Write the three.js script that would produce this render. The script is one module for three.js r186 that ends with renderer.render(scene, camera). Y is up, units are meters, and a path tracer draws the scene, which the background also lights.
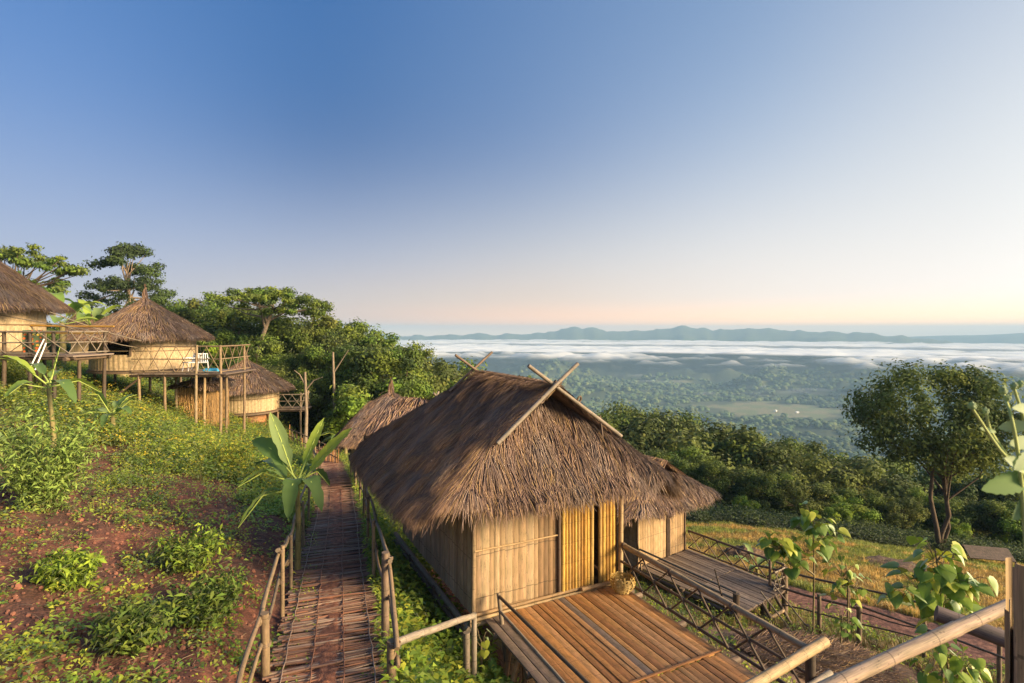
import * as THREE from 'three';
import { mergeGeometries } from 'three/addons/utils/BufferGeometryUtils.js';
import { createNoise2D } from 'simplex-noise';

// ---------- camera, sky, sun, exposure ----------
const EYE = 4.4, F = 540, CX = 512, HZ = 330;          // eye height above the hut's deck, focal length in pixels, horizon row
const EXPO = 2.3;
const scene = new THREE.Scene();
const camera = new THREE.PerspectiveCamera(2 * Math.atan(341.5 / F) * 180 / Math.PI, 1024 / 683, 0.1, 40000);
camera.position.set(0, EYE, 0);
camera.setViewOffset(1024, 683, 0, 341.5 - HZ, 1024, 683);
camera.focus = 12; camera.userData.fStop = 3.2;
const renderer = new THREE.WebGLRenderer({ antialias: true });
renderer.toneMapping = THREE.LinearToneMapping;
renderer.toneMappingExposure = EXPO;
renderer.shadowMap.enabled = true;
const SUN_AZ = 104 * Math.PI / 180, SUN_EL = 20 * Math.PI / 180;   // azimuth clockwise from the view axis (-z)
const sunDir = new THREE.Vector3(Math.sin(SUN_AZ) * Math.cos(SUN_EL), Math.sin(SUN_EL), -Math.cos(SUN_AZ) * Math.cos(SUN_EL));
const sun = new THREE.DirectionalLight(new THREE.Color().setRGB(1, 0.75, 0.43), 5);
sun.position.copy(sunDir).multiplyScalar(120); sun.target.position.set(0, 0, -15);
sun.castShadow = true; sun.shadow.radius = 38; sun.shadow.mapSize.set(4096, 4096);
Object.assign(sun.shadow.camera, { left: -60, right: 60, top: 60, bottom: -60, near: 1, far: 400 });
scene.add(sun, sun.target);

const lin = (c) => (c /= 255) <= 0.04045 ? c / 12.92 : ((c + 0.055) / 1.055) ** 2.4;
const GL = (r, g, b, k) => ({ hdr: [lin(r) * k, lin(g) * k, lin(b) * k] });   // the glow round the low sun is brighter than paper white
const sm0 = (e) => Math.min(1, Math.max(0, (e - 3) / 9));
{ // clear dawn sky: colour by height above the horizon and by angle from the sun's side
  const dl = [0, 34, 60, 80, 102, 123, 145, 180], el = [0, 3, 9, 17, 24, 31, 60, 90];
  const tab = [
    [GL(255, 214, 160, 2.4), GL(255, 214, 164, 2.1), GL(255, 206, 152, 2.2), GL(255, 200, 148, 1.95), GL(255, 196, 156, 1.5), [240, 202, 182], [220, 204, 202], [216, 204, 206]],
    [GL(255, 250, 236, 2.6), GL(255, 249, 236, 1.8), GL(255, 247, 238, 1.16), GL(255, 243, 232, 1.03), [238, 219, 204], [214, 204, 200], [194, 198, 212], [190, 196, 213]],
    [GL(252, 251, 248, 2.6), GL(252, 251, 248, 1.6), [244, 245, 244], [230, 232, 234], [194, 203, 215], [160, 178, 208], [163, 183, 217], [160, 182, 217]],
    [GL(236, 240, 244, 2.2), GL(236, 240, 244, 1.5), [224, 230, 236], [178, 196, 220], [122, 149, 192], [80, 117, 171], [118, 156, 211], [124, 160, 211]],
    [GL(208, 218, 232, 1.8), GL(208, 218, 232, 1.35), [197, 208, 224], [150, 176, 210], [115, 147, 192], [78, 122, 178], [100, 144, 206], [98, 142, 204]],
    [GL(184, 200, 222, 1.5), GL(184, 200, 222, 1.2), [172, 190, 215], [130, 160, 200], [100, 136, 186], [64, 112, 174], [85, 130, 190], [84, 129, 189]],
    [GL(140, 168, 204, 1.1), GL(138, 166, 203, 1.05), [132, 162, 201], [112, 147, 193], [94, 133, 186], [84, 125, 183], [86, 128, 187], [86, 128, 187]],
    [GL(96, 136, 188, 1), GL(96, 136, 188, 1), [96, 136, 188], [96, 136, 188], [96, 136, 188], [96, 136, 188], [96, 136, 188], [96, 136, 188]]].map((r) => r.map((c) => c.hdr ?? c.map(lin)));
  const seg = (a, x) => { let i = 0; while (i < a.length - 2 && x > a[i + 1]) i++; const t = Math.min(1, Math.max(0, (x - a[i]) / (a[i + 1] - a[i]))); return [i, t]; };
  const W = 720, H = 360, data = new Float32Array(W * H * 4);
  for (let y = 0; y < H; y++) for (let x = 0; x < W; x++) {
    const e = Math.max(0, ((y + 0.5) / H - 0.5) * 180), a = ((x + 0.5) / W - 0.5) * 2 * Math.PI;   // a = atan2(z, x)
    const az = Math.atan2(Math.cos(a), -Math.sin(a));
    let d = Math.abs(az - SUN_AZ); if (d > Math.PI) d = 2 * Math.PI - d; d *= 180 / Math.PI;
    const [i, t] = seg(dl, d), [j, s] = seg(el, e), o = (y * W + x) * 4;
    for (let c = 0; c < 3; c++) data[o + c] = ((tab[j][i][c] * (1 - t) + tab[j][i + 1][c] * t) * (1 - s) + (tab[j + 1][i][c] * (1 - t) + tab[j + 1][i + 1][c] * t) * s) / EXPO;
    data[o + 3] = 1;
  }
  // soften the steps between the listed directions
  for (let pass = 0; pass < 3; pass++) {
    const src = data.slice();
    for (let y = H / 2; y < H; y++) for (let x = 0; x < W; x++) for (let c = 0; c < 3; c++) {
      let sum = 0; for (let k = -9; k <= 9; k++) sum += src[(y * W + (x + k + W) % W) * 4 + c];
      const yy = Math.min(H - 1, y + 1), yz = Math.max(H / 2, y - 1), xx = x * 4 + c;
      data[(y * W) * 4 + xx] = 0.6 * sum / 19 + 0.2 * src[yy * W * 4 + xx] + 0.2 * src[yz * W * 4 + xx];
    }
  }
  for (let pass = 0; pass < 2; pass++) { // and, higher up, between the listed heights
    const src = data.slice();
    for (let y = H / 2; y < H; y++) { const w = Math.round(9 * sm0((y - H / 2) / 2)); if (w) for (let x = 0; x < W; x++) for (let c = 0; c < 3; c++) { let sum = 0; for (let k = -w; k <= w; k++) sum += src[(Math.min(H - 1, y + k) * W + x) * 4 + c]; data[(y * W + x) * 4 + c] = sum / (2 * w + 1); } }
  }
  const sky = new THREE.DataTexture(data, W, H, THREE.RGBAFormat, THREE.FloatType);
  sky.mapping = THREE.EquirectangularReflectionMapping; sky.magFilter = THREE.LinearFilter; sky.needsUpdate = true;
  scene.background = sky; scene.environment = sky;
}

// ---------- helpers ----------
let seedState = 20240611;
const R = () => { seedState = (seedState + 0x6d2b79f5) | 0; let t = Math.imul(seedState ^ (seedState >>> 15), 1 | seedState); t = (t + Math.imul(t ^ (t >>> 7), 61 | t)) ^ t; return ((t ^ (t >>> 14)) >>> 0) / 4294967296; };
const rr = (a, b) => a + (b - a) * R();
const n2 = createNoise2D(R);
const fbm = (x, y, o = 4) => { let s = 0, a = 0.5; for (let i = 0; i < o; i++) { s += a * n2(x, y); x = x * 2.03 + 17; y = y * 2.03 - 9; a *= 0.5; } return s; };
const V = (x, y, z) => new THREE.Vector3(x, y, z);
const C = (r, g, b) => new THREE.Color().setRGB(r, g, b);
const clamp = THREE.MathUtils.clamp, mix = THREE.MathUtils.lerp;
const sm = (a, b, x) => { const t = clamp((x - a) / (b - a), 0, 1); return t * t * (3 - 2 * t); };
const lut = (tb, x, c = 1) => { if (x <= tb[0][0]) return tb[0][c]; for (let i = 1; i < tb.length; i++) if (x <= tb[i][0]) return mix(tb[i - 1][c], tb[i][c], (x - tb[i - 1][0]) / (tb[i][0] - tb[i - 1][0])); return tb[tb.length - 1][c]; };
const at = (px, py, d) => V((px - CX) / F * d, EYE - (py - HZ) / F * d, -d);   // a point on the site, surveyed as direction and distance
const names = new Map();
const numbered = (n) => { const k = names.get(n) ?? 0; names.set(n, k + 1); return k ? n + '_' + String(k).padStart(3, '0') : n; };
function tag(o, label, category, group, kind) { o.userData.label = label; if (category) o.userData.category = category; if (group) o.userData.group = group; if (kind) o.userData.kind = kind; return o; }
function thing(name, label, category, pos, turn = 0, group) {
  const o = new THREE.Group(); o.name = numbered(name); scene.add(o);
  if (pos) o.position.copy(pos); o.rotation.y = turn;
  return tag(o, label, category, group);
}
function part(parent, name, geo, mat) {
  const m = new THREE.Mesh(geo, mat); m.name = name; m.castShadow = m.receiveShadow = true; parent.add(m); return m;
}
function structure(name, geo, mat) { const m = part(scene, numbered(name), geo, mat); m.userData.kind = 'structure'; return m; }
function stuff(parent, name, geo, mat, list, colors) {
  const m = new THREE.InstancedMesh(geo, mat, list.length); m.name = parent === scene ? numbered(name) : name;
  list.forEach((x, i) => { m.setMatrixAt(i, x); if (colors) m.setColorAt(i, colors[i]); });
  m.castShadow = m.receiveShadow = true; m.userData.kind = 'stuff'; parent.add(m); return m;
}
const basis = (p, x, y, z, sx, sy, sz) => new THREE.Matrix4().set(x.x * sx, y.x * sy, z.x * sz, p.x, x.y * sx, y.y * sy, z.y * sz, p.y, x.z * sx, y.z * sy, z.z * sz, p.z, 0, 0, 0, 1);
const eul = new THREE.Euler(), qt = new THREE.Quaternion();
const place = (x, y, z, ry, s, rx = 0, rz = 0, sy = s) => new THREE.Matrix4().compose(V(x, y, z), qt.setFromEuler(eul.set(rx, ry, rz)), V(s, sy, s));

// raw geometry collector
class GB {
  constructor() { this.p = []; this.n = []; this.t = []; this.i = []; this.c = []; }
  v(x, y, z, nx, ny, nz, u = 0, w = 0, c) { this.p.push(x, y, z); this.n.push(nx, ny, nz); this.t.push(u, w); if (c) this.c.push(c.r, c.g, c.b); return this.p.length / 3 - 1; }
  tri(a, b, c) { this.i.push(a, b, c); }
  quad(a, b, c, d) { this.i.push(a, b, c, a, c, d); }
  build(normals) {
    const g = new THREE.BufferGeometry();
    g.setAttribute('position', new THREE.Float32BufferAttribute(this.p, 3)); g.setAttribute('normal', new THREE.Float32BufferAttribute(this.n, 3)); g.setAttribute('uv', new THREE.Float32BufferAttribute(this.t, 2));
    if (this.c.length) g.setAttribute('color', new THREE.Float32BufferAttribute(this.c, 3));
    if (!normals) { const { p, n, i } = this; for (let k = 0; k < i.length; k += 3) { const a = i[k] * 3, b = i[k + 1] * 3, c = i[k + 2] * 3, ux = p[b] - p[a], uy = p[b + 1] - p[a + 1], uz = p[b + 2] - p[a + 2], vx = p[c] - p[a], vy = p[c + 1] - p[a + 1], vz = p[c + 2] - p[a + 2]; if ((uy * vz - uz * vy) * (n[a] + n[b] + n[c]) + (uz * vx - ux * vz) * (n[a + 1] + n[b + 1] + n[c + 1]) + (ux * vy - uy * vx) * (n[a + 2] + n[b + 2] + n[c + 2]) < 0) { const q = i[k + 1]; i[k + 1] = i[k + 2]; i[k + 2] = q; } } }
    g.setIndex(this.i); if (normals) g.computeVertexNormals(); return g;
  }
}
// a tapered round stick through points, with closed ends; bamboo adds swollen nodes
function stick(pts, r0, r1 = r0, radial = 7, bamboo = 0, gb) {
  const own = !gb; gb = gb ?? new GB();
  let path = pts.map((p) => p.clone ? p.clone() : V(...p));
  if (bamboo) {
    const out = [path[0]];
    for (let k = 1; k < path.length; k++) {
      const a = path[k - 1], b = path[k], n = Math.max(1, Math.min(9, Math.round(a.distanceTo(b) / bamboo)));
      for (let j = 1; j <= n; j++) { const q = a.clone().lerp(b, j / n); if (j < n) { const dir = b.clone().sub(a).normalize(); const e = Math.min(0.012, r0 * 0.4); out.push(q.clone().addScaledVector(dir, -e), q.clone(), q.clone().addScaledVector(dir, e)); } else out.push(q); }
    }
    path = out;
  }
  const N = path.length; let len = 0, total = 0; for (let i = 1; i < N; i++) total += path[i].distanceTo(path[i - 1]);
  let ref = Math.abs(path[N - 1].clone().sub(path[0]).normalize().y) > 0.9 ? V(1, 0, 0) : V(0, 1, 0);
  const first = gb.p.length / 3, u0 = R() * 3;
  for (let i = 0; i < N; i++) {
    if (i) len += path[i].distanceTo(path[i - 1]);
    const t = path[Math.min(N - 1, i + 1)].clone().sub(path[Math.max(0, i - 1)]).normalize(), x = V(0, 0, 0).crossVectors(ref, t).normalize(), y = V(0, 0, 0).crossVectors(t, x);
    let r = mix(r0, r1, total ? len / total : 0); if (bamboo && i % 3 === 2 && i < N - 1 && i > 0 && (path.length > pts.length)) r *= 1.1;
    for (let k = 0; k <= radial; k++) { const a = k / radial * Math.PI * 2, c = Math.cos(a), s = Math.sin(a), nx = x.x * c + y.x * s, ny = x.y * c + y.y * s, nz = x.z * c + y.z * s; gb.v(path[i].x + nx * r, path[i].y + ny * r, path[i].z + nz * r, nx, ny, nz, k / radial + u0, len); }
  }
  for (let i = 0; i < N - 1; i++) for (let k = 0; k < radial; k++) { const a = first + i * (radial + 1) + k, b = a + 1, c = a + radial + 1, d = c + 1; gb.quad(a, b, d, c); }
  for (const [i, s] of [[0, -1], [N - 1, 1]]) {
    const t = path[Math.min(N - 1, i + 1)].clone().sub(path[Math.max(0, i - 1)]).normalize().multiplyScalar(s);
    const ctr = gb.v(path[i].x, path[i].y, path[i].z, t.x, t.y, t.z, 0.5, 0.5), ring = [];
    for (let k = 0; k <= radial; k++) { const q = (first + i * (radial + 1) + k) * 3; ring.push(gb.v(gb.p[q], gb.p[q + 1], gb.p[q + 2], t.x, t.y, t.z, 0.5, 0.5)); }
    for (let k = 0; k < radial; k++) s > 0 ? gb.tri(ctr, ring[k], ring[k + 1]) : gb.tri(ctr, ring[k + 1], ring[k]);
  }
  return own ? gb.build() : gb;
}
const bent = (a, b, sag, n = 5) => { const o = [], q = V(rr(-1, 1), rr(-0.6, 0.6), rr(-1, 1)).multiplyScalar(sag); for (let i = 0; i <= n; i++) { const t = i / n; o.push(a.clone().lerp(b, t).addScaledVector(q, Math.sin(t * Math.PI)).add(V(0, sag * 0.3 * Math.sin(t * 9 + q.x * 40), 0))); } return o; };

// ---------- textures: grain only ----------
function dataTex(w, h, f, srgb = true) {
  const d = new Uint8Array(w * h * 4);
  for (let y = 0; y < h; y++) for (let x = 0; x < w; x++) { const c = f(x / w, y / h), o = (y * w + x) * 4; d[o] = clamp(c[0], 0, 1) * 255; d[o + 1] = clamp(c[1], 0, 1) * 255; d[o + 2] = clamp(c[2], 0, 1) * 255; d[o + 3] = 255; }
  const t = new THREE.DataTexture(d, w, h); t.wrapS = t.wrapT = THREE.RepeatWrapping; t.magFilter = THREE.LinearFilter; t.minFilter = THREE.LinearMipmapLinearFilter; t.generateMipmaps = true;
  if (srgb) t.colorSpace = THREE.SRGBColorSpace; t.needsUpdate = true; return t;
}
const tile = (f, x, y) => { const bx = sm(0.85, 1, x), by = sm(0.85, 1, y); return mix(mix(f(x, y), f(x - 1, y), bx), mix(f(x, y - 1), f(x - 1, y - 1), bx), by); };
const grey = (g, a = 1, b = 1, c = 1) => [g * a, g * b, g * c];
// streaks along v, blotches, stains and node rings of bamboo
const bambooTex = dataTex(256, 512, (x, y) => {
  const st = tile((a, b) => fbm(a * 26, b * 2.2, 3), x, y), bl = tile((a, b) => fbm(a * 3 + 40, b * 4, 4), x, y), fine = tile((a, b) => n2(a * 70, b * 9), x, y);
  const node = Math.min(Math.abs(((y * 3 + 0.13) % 1) - 0.5), 0.5) < 0.012 ? 0.72 : 1, spot = tile((a, b) => fbm(a * 9 + 7, b * 14, 3), x, y) > 0.46 ? 0.78 : 1;
  const g = (0.84 + 0.2 * st + 0.16 * bl + 0.06 * fine) * node * spot; return grey(g, 1, 0.985 - 0.03 * bl, 0.96 - 0.08 * st);
});
const bambooBump = dataTex(128, 256, (x, y) => grey(0.5 + 0.35 * tile((a, b) => fbm(a * 30, b * 2, 3), x, y) + 0.12 * tile((a, b) => fbm(a * 8, b * 8, 3), x, y)), false);
const soilTex = dataTex(512, 512, (x, y) => { const a = tile((p, q) => fbm(p * 7, q * 7, 5), x, y), b = tile((p, q) => fbm(p * 50 + 9, q * 50, 3), x, y), st = tile((p, q) => n2(p * 90, q * 90), x, y) > 0.72 ? 1.35 : 1; const g = (0.72 + 0.32 * a + 0.22 * b) * st; return grey(g, 1, 0.97 + 0.05 * a, 0.96 + 0.08 * b); });
const soilBump = dataTex(512, 512, (x, y) => grey(0.5 + 0.3 * tile((p, q) => fbm(p * 9, q * 9, 5), x, y) + 0.25 * tile((p, q) => fbm(p * 45 + 9, q * 45, 3), x, y)), false);
const strawTex = dataTex(512, 256, (x, y) => { const a = tile((p, q) => fbm(p * 70, q * 3, 3), x, y), b = tile((p, q) => fbm(p * 5, q * 6, 4), x, y); return grey(0.68 + 0.4 * a + 0.2 * b, 1, 0.96, 0.92); });
const rep = (t, u, v) => { const c = t.clone(); c.repeat.set(u, v); c.needsUpdate = true; return c; };
const std = (o) => new THREE.MeshStandardMaterial({ roughness: 0.85, ...o });
const bam = (r, g, b, rough = 0.72, u = 1, v = 1) => std({ color: C(r, g, b), map: u === 1 && v === 1 ? bambooTex : rep(bambooTex, u, v), bumpMap: bambooBump, bumpScale: 0.002, roughness: rough });
const M = {
  pole: [bam(.34, .245, .15), bam(.29, .205, .125), bam(.38, .29, .185), bam(.26, .2, .14)],
  greyPole: [bam(.30, .25, .2), bam(.25, .205, .165), bam(.34, .29, .235)],
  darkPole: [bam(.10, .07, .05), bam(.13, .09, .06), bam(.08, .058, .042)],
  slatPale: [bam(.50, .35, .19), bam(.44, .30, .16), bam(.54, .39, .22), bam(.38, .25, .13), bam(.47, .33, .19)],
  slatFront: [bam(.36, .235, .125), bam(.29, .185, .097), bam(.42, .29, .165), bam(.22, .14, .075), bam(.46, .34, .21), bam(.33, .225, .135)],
  slatHill: [bam(.58, .45, .28), bam(.52, .39, .23), bam(.62, .5, .33)],
  slatGrey: [bam(.47, .35, .255), bam(.41, .30, .22), bam(.53, .40, .295), bam(.35, .255, .185)],
  slatYellow: [bam(.66, .40, .075), bam(.58, .33, .06), bam(.72, .47, .11), bam(.46, .25, .05), bam(.62, .42, .13), bam(.52, .33, .1)],
  plank: [bam(.52, .26, .095, .6), bam(.46, .225, .08, .6), bam(.58, .31, .12, .6), bam(.38, .18, .07, .65), bam(.54, .3, .14, .6)],
  plankGrey: [bam(.26, .2, .17), bam(.22, .17, .145), bam(.31, .245, .205), bam(.18, .135, .11)],
  wood: [bam(.2, .14, .1), bam(.16, .11, .08), bam(.25, .18, .13)],
  straw: std({ color: C(.30, .21, .15), map: strawTex, roughness: 1 }),
  strand: std({ color: C(1, 1, 1), roughness: 0.95, side: THREE.DoubleSide }),
  bark: [std({ color: C(.15, .11, .08), map: rep(bambooTex, 1, 0.6), bumpMap: bambooBump, bumpScale: 0.01, roughness: 1 }), std({ color: C(.34, .27, .21), map: rep(bambooTex, 1, 0.6), bumpMap: bambooBump, bumpScale: 0.01, roughness: 1 })],
  leaf: new THREE.MeshPhysicalMaterial({ color: C(1.6, 1.55, 1.4), vertexColors: true, roughness: 0.9, specularIntensity: 0.35, transmission: 0.35, side: THREE.DoubleSide }),
  weed: new THREE.MeshPhysicalMaterial({ color: C(1, 1, 1), roughness: 0.9, specularIntensity: 0.35, transmission: 0.4, side: THREE.DoubleSide }),
  white: std({ color: C(.78, .78, .76), roughness: 0.5 }),
};
const pick = (a) => a[Math.floor(R() * a.length)];

// ---------- the land ----------
const pathX = [[2, -0.85], [3, -1.15], [5.97, -2.03], [6.75, -2.27], [10, -3.31], [14, -4.55], [20, -6.5], [26, -8.7], [30, -10.4], [36, -14]];
const pathY = [[2, 1.05], [3, 0.93], [6, 0.5], [10, -0.07], [14, -0.6], [20, -1.5], [30, -2.6], [36, -3.0]];
const roadPts = [[7.2, 24, -5.95], [10.1, 19.6, -5.3], [11.3, 18.1, -5.08], [12.4, 16.7, -4.88], [13.7, 14.5, -4.55], [16.2, 11, -4.05], [20, 6, -3.4]];
const ctrl = [ // x, distance, height
  [0, 0, 1.5], [-4.9, 5.2, 1.0], [-3.3, 4, 1.0], [-9, 9, 1.5], [-13, 14, 1.35], [-19, 20, 2.3], [-13.9, 18, 1.3], [-16, 25, 0.4], [-13, 24, -0.6], [-15, 32, -1.4], [-25, 28, 2.6], [-30, 20, 4.4], [-13, 8, 2.2], [-20, 40, -1.2], [-10.5, 16, 0.4], [-8, 12, 0.55], [-5.6, 8, 0.75],
  [-1.9, 6, 0.45], [-2.3, 6.75, 0.4], [-3.3, 10, -0.1], [-4.6, 14, -0.65], [-6.5, 20, -1.55], [-10.4, 30, -2.7],
  [-1.15, 7.6, -0.5], [-0.2, 8.5, -0.75], [1.5, 9.3, -1.1], [2.5, 6, -1.4], [0.8, 5.4, -0.7], [-1.5, 10.5, -0.7], [0, 13, -1.8], [-3, 17, -1.8], [3.1, 13.2, -2.6], [6, 10, -2.9], [5.4, 17.2, -4.2], [7.7, 13.9, -3.7], [4, 4, -0.6], [8, 5, -1.8], [11, 9, -3.4], [15, 5, -2.8],
  [10.2, 19.6, -5.3], [12.4, 16.7, -4.9], [13.7, 14.5, -4.6], [18, 12.5, -4.8], [9, 26, -6.2], [13.9, 26, -6.5], [20, 22, -6.7], [12, 33.5, -7.5], [17, 34, -8.2], [24, 33, -8.9], [30, 25, -8.2], [6, 30, -6.6], [0, 30, -5.0], [-4, 25, -3.2],
  [-22, 50, -2], [-8, 45, -6], [0, 48, -10], [12, 46, -12], [28, 46, -13], [42, 40, -14], [0, 65, -16], [-35, 55, 0], [-45, 45, 3], [-50, 70, 0], [20, 68, -22], [45, 65, -26], [-20, 70, -8], [-10, -25, 4], [20, -20, 0], [-40, 0, 8], [40, 5, -6], [-45, -25, 10]];
const tps = (() => { // smooth surface through the surveyed points
  const n = ctrl.length, N = n + 3, A = [], U = (d2) => d2 > 1e-9 ? d2 * Math.log(d2) * 0.5 : 0;
  for (let i = 0; i < n; i++) { const row = []; for (let j = 0; j < n; j++) row.push(U((ctrl[i][0] - ctrl[j][0]) ** 2 + (ctrl[i][1] - ctrl[j][1]) ** 2) + (i === j ? 1.5 : 0)); row.push(1, ctrl[i][0], ctrl[i][1], ctrl[i][2]); A.push(row); }
  for (let k = 0; k < 3; k++) { const row = ctrl.map((c) => k ? c[k - 1] : 1); row.push(0, 0, 0, 0); A.push(row); }
  for (let i = 0; i < N; i++) { let m = i; for (let r = i + 1; r < N; r++) if (Math.abs(A[r][i]) > Math.abs(A[m][i])) m = r; [A[i], A[m]] = [A[m], A[i]]; for (let r = 0; r < N; r++) if (r !== i) { const f = A[r][i] / A[i][i]; if (f) for (let c = i; c <= N; c++) A[r][c] -= f * A[i][c]; } }
  const w = A.map((r, i) => r[N] / r[i]);
  return (x, d) => { let s = w[n] + w[n + 1] * x + w[n + 2] * d; for (let i = 0; i < n; i++) s += w[i] * U((x - ctrl[i][0]) ** 2 + (d - ctrl[i][1]) ** 2); return s; };
})();
const roadAt = (x, d) => { // [distance from the road's middle, its height there]
  let best = 1e9, h = 0;
  for (let i = 1; i < roadPts.length; i++) { const a = roadPts[i - 1], b = roadPts[i], ex = b[0] - a[0], ed = b[1] - a[1], t = clamp(((x - a[0]) * ex + (d - a[1]) * ed) / (ex * ex + ed * ed), 0, 1), q = Math.hypot(x - a[0] - ex * t, d - a[1] - ed * t); if (q < best) { best = q; h = mix(a[2], b[2], t); } }
  return [best, h];
};
const drop = [[0, 0], [60, -15], [100, -32], [150, -52], [250, -85], [450, -140], [800, -205], [1150, -236], [1700, -245], [20000, -245]];
function farH(x, d) {
  const r = Math.hypot(x, d), az = Math.atan2(x, d) * 180 / Math.PI;
  let h = lut(drop, r);
  const left = sm(-8, -26, az);                                   // the hillside of the village runs on to that side
  h = mix(h, h * 0.12 - 4, left * (1 - sm(350, 900, r)));
  h += sm(90, 1200, r) * (38 * fbm(x / 520 + 3, d / 420, 4) + 9 * fbm(x / 120, d / 120, 3)) + sm(1250, 2300, r) * 150 * Math.pow(Math.max(0, fbm(x / 800 + 11, d / 430 + 4, 4) + 0.16), 1.2);
  const flat = Math.exp(-(((x - 800) / 330) ** 2 + ((d - 1680) / 300) ** 2)); h = mix(h, -243, Math.min(1, flat * 1.5));   // the valley's open floor
  // far range, highest behind the roof's gable, sinking to the side of the sun
  const crest = lut([[-60, 40], [-30, 10], [-12, -64], [-7.6, -54], [-3, -48], [0.85, -42], [3.5, -16], [5.1, 2], [7.2, 33], [8.6, 18], [10.3, -4], [13.3, -10], [15.4, 22], [17.3, 44], [18.6, 26], [20.1, 12], [22.9, 14], [25.5, 4], [28.1, 2], [30, -16], [32, -22], [35.7, -52], [39.1, -104], [42, -190], [60, -200], [90, -100]], az);
  const m = sm(4700, 5800, r) * (1 - sm(6100, 7400, r)), spur = fbm(x / 420, d / 520 + 20, 4); h = mix(h, crest + EYE + 34 * fbm(az * 0.42, 3, 4) + 40 * spur * (1 - sm(5500, 5800, r)), Math.pow(m, 1 + 0.9 * Math.max(-0.6, spur)));
  h = mix(h, lut([[-60, -60], [20, -120], [34, -96], [38, -70], [41, -44], [43.5, -22], [46, -30], [60, -50]], az) + 22 * fbm(x / 1500, d / 1500 + 7, 4), sm(7300, 8000, r));
  return h;
}
function heightAt(x, z) {
  const d = -z, r = Math.hypot(x, d), w = sm(50, 105, r);
  let h = w < 1 ? tps(x, d) : 0; if (w > 0) h = mix(h, farH(x, d), w);
  if (d > 1.5 && d < 37 && x < 0) { const k = 1 - sm(0.72, 1.5, Math.abs(x - lut(pathX, d))); if (k > 0) return mix(h + bumpy(x, d), lut(pathY, d) - 0.07, k); }
  if (x > 5 && r < 45) { const [q, y] = roadAt(x, d), k = 1 - sm(0.9, 2.2, q); if (k > 0) return mix(h + bumpy(x, d), y, k); }
  return r < 130 ? h + bumpy(x, d) * (1 - 0.5 * w) : h;
}
function bumpy(x, d) { return 0.1 * fbm(x * 0.35, d * 0.35, 3) + 0.07 * fbm(x * 1.7 + 5, d * 1.7, 3); }
const ground = (x, z) => V(x, heightAt(x, z), z);
const soilShare = (x, d) => sm(-0.05, 0.35, fbm(x * 0.22 + 3, d * 0.22 + 8, 4) + 0.85 * (1 - sm(5, 12, Math.hypot(x + 8, (d - 6) * 1.0))) - 0.06);   // bare red soil on the slope
const dryShare = (x, d) => 1 - sm(1.6, 2.7, Math.hypot((x - 7.1) * 0.8, d - 12.6) + 0.5 * fbm(x, d, 2));   // bare trodden patch round the brush pile
const fieldShare = (x, d) => sm(6, 9, x) * sm(roadSide(x), roadSide(x) + 1.6, d) * (1 - sm(33 + 2 * n2(x * 0.2, 1), 37, d + 0.1 * x)) * (1 - sm(33, 40, x));
function roadSide(x) { return lut([[5, 27], [7.2, 24.9], [10.1, 20.7], [12.4, 18], [13.7, 16], [16.2, 12.6], [20, 7.5], [26, 2]], x); }
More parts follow.
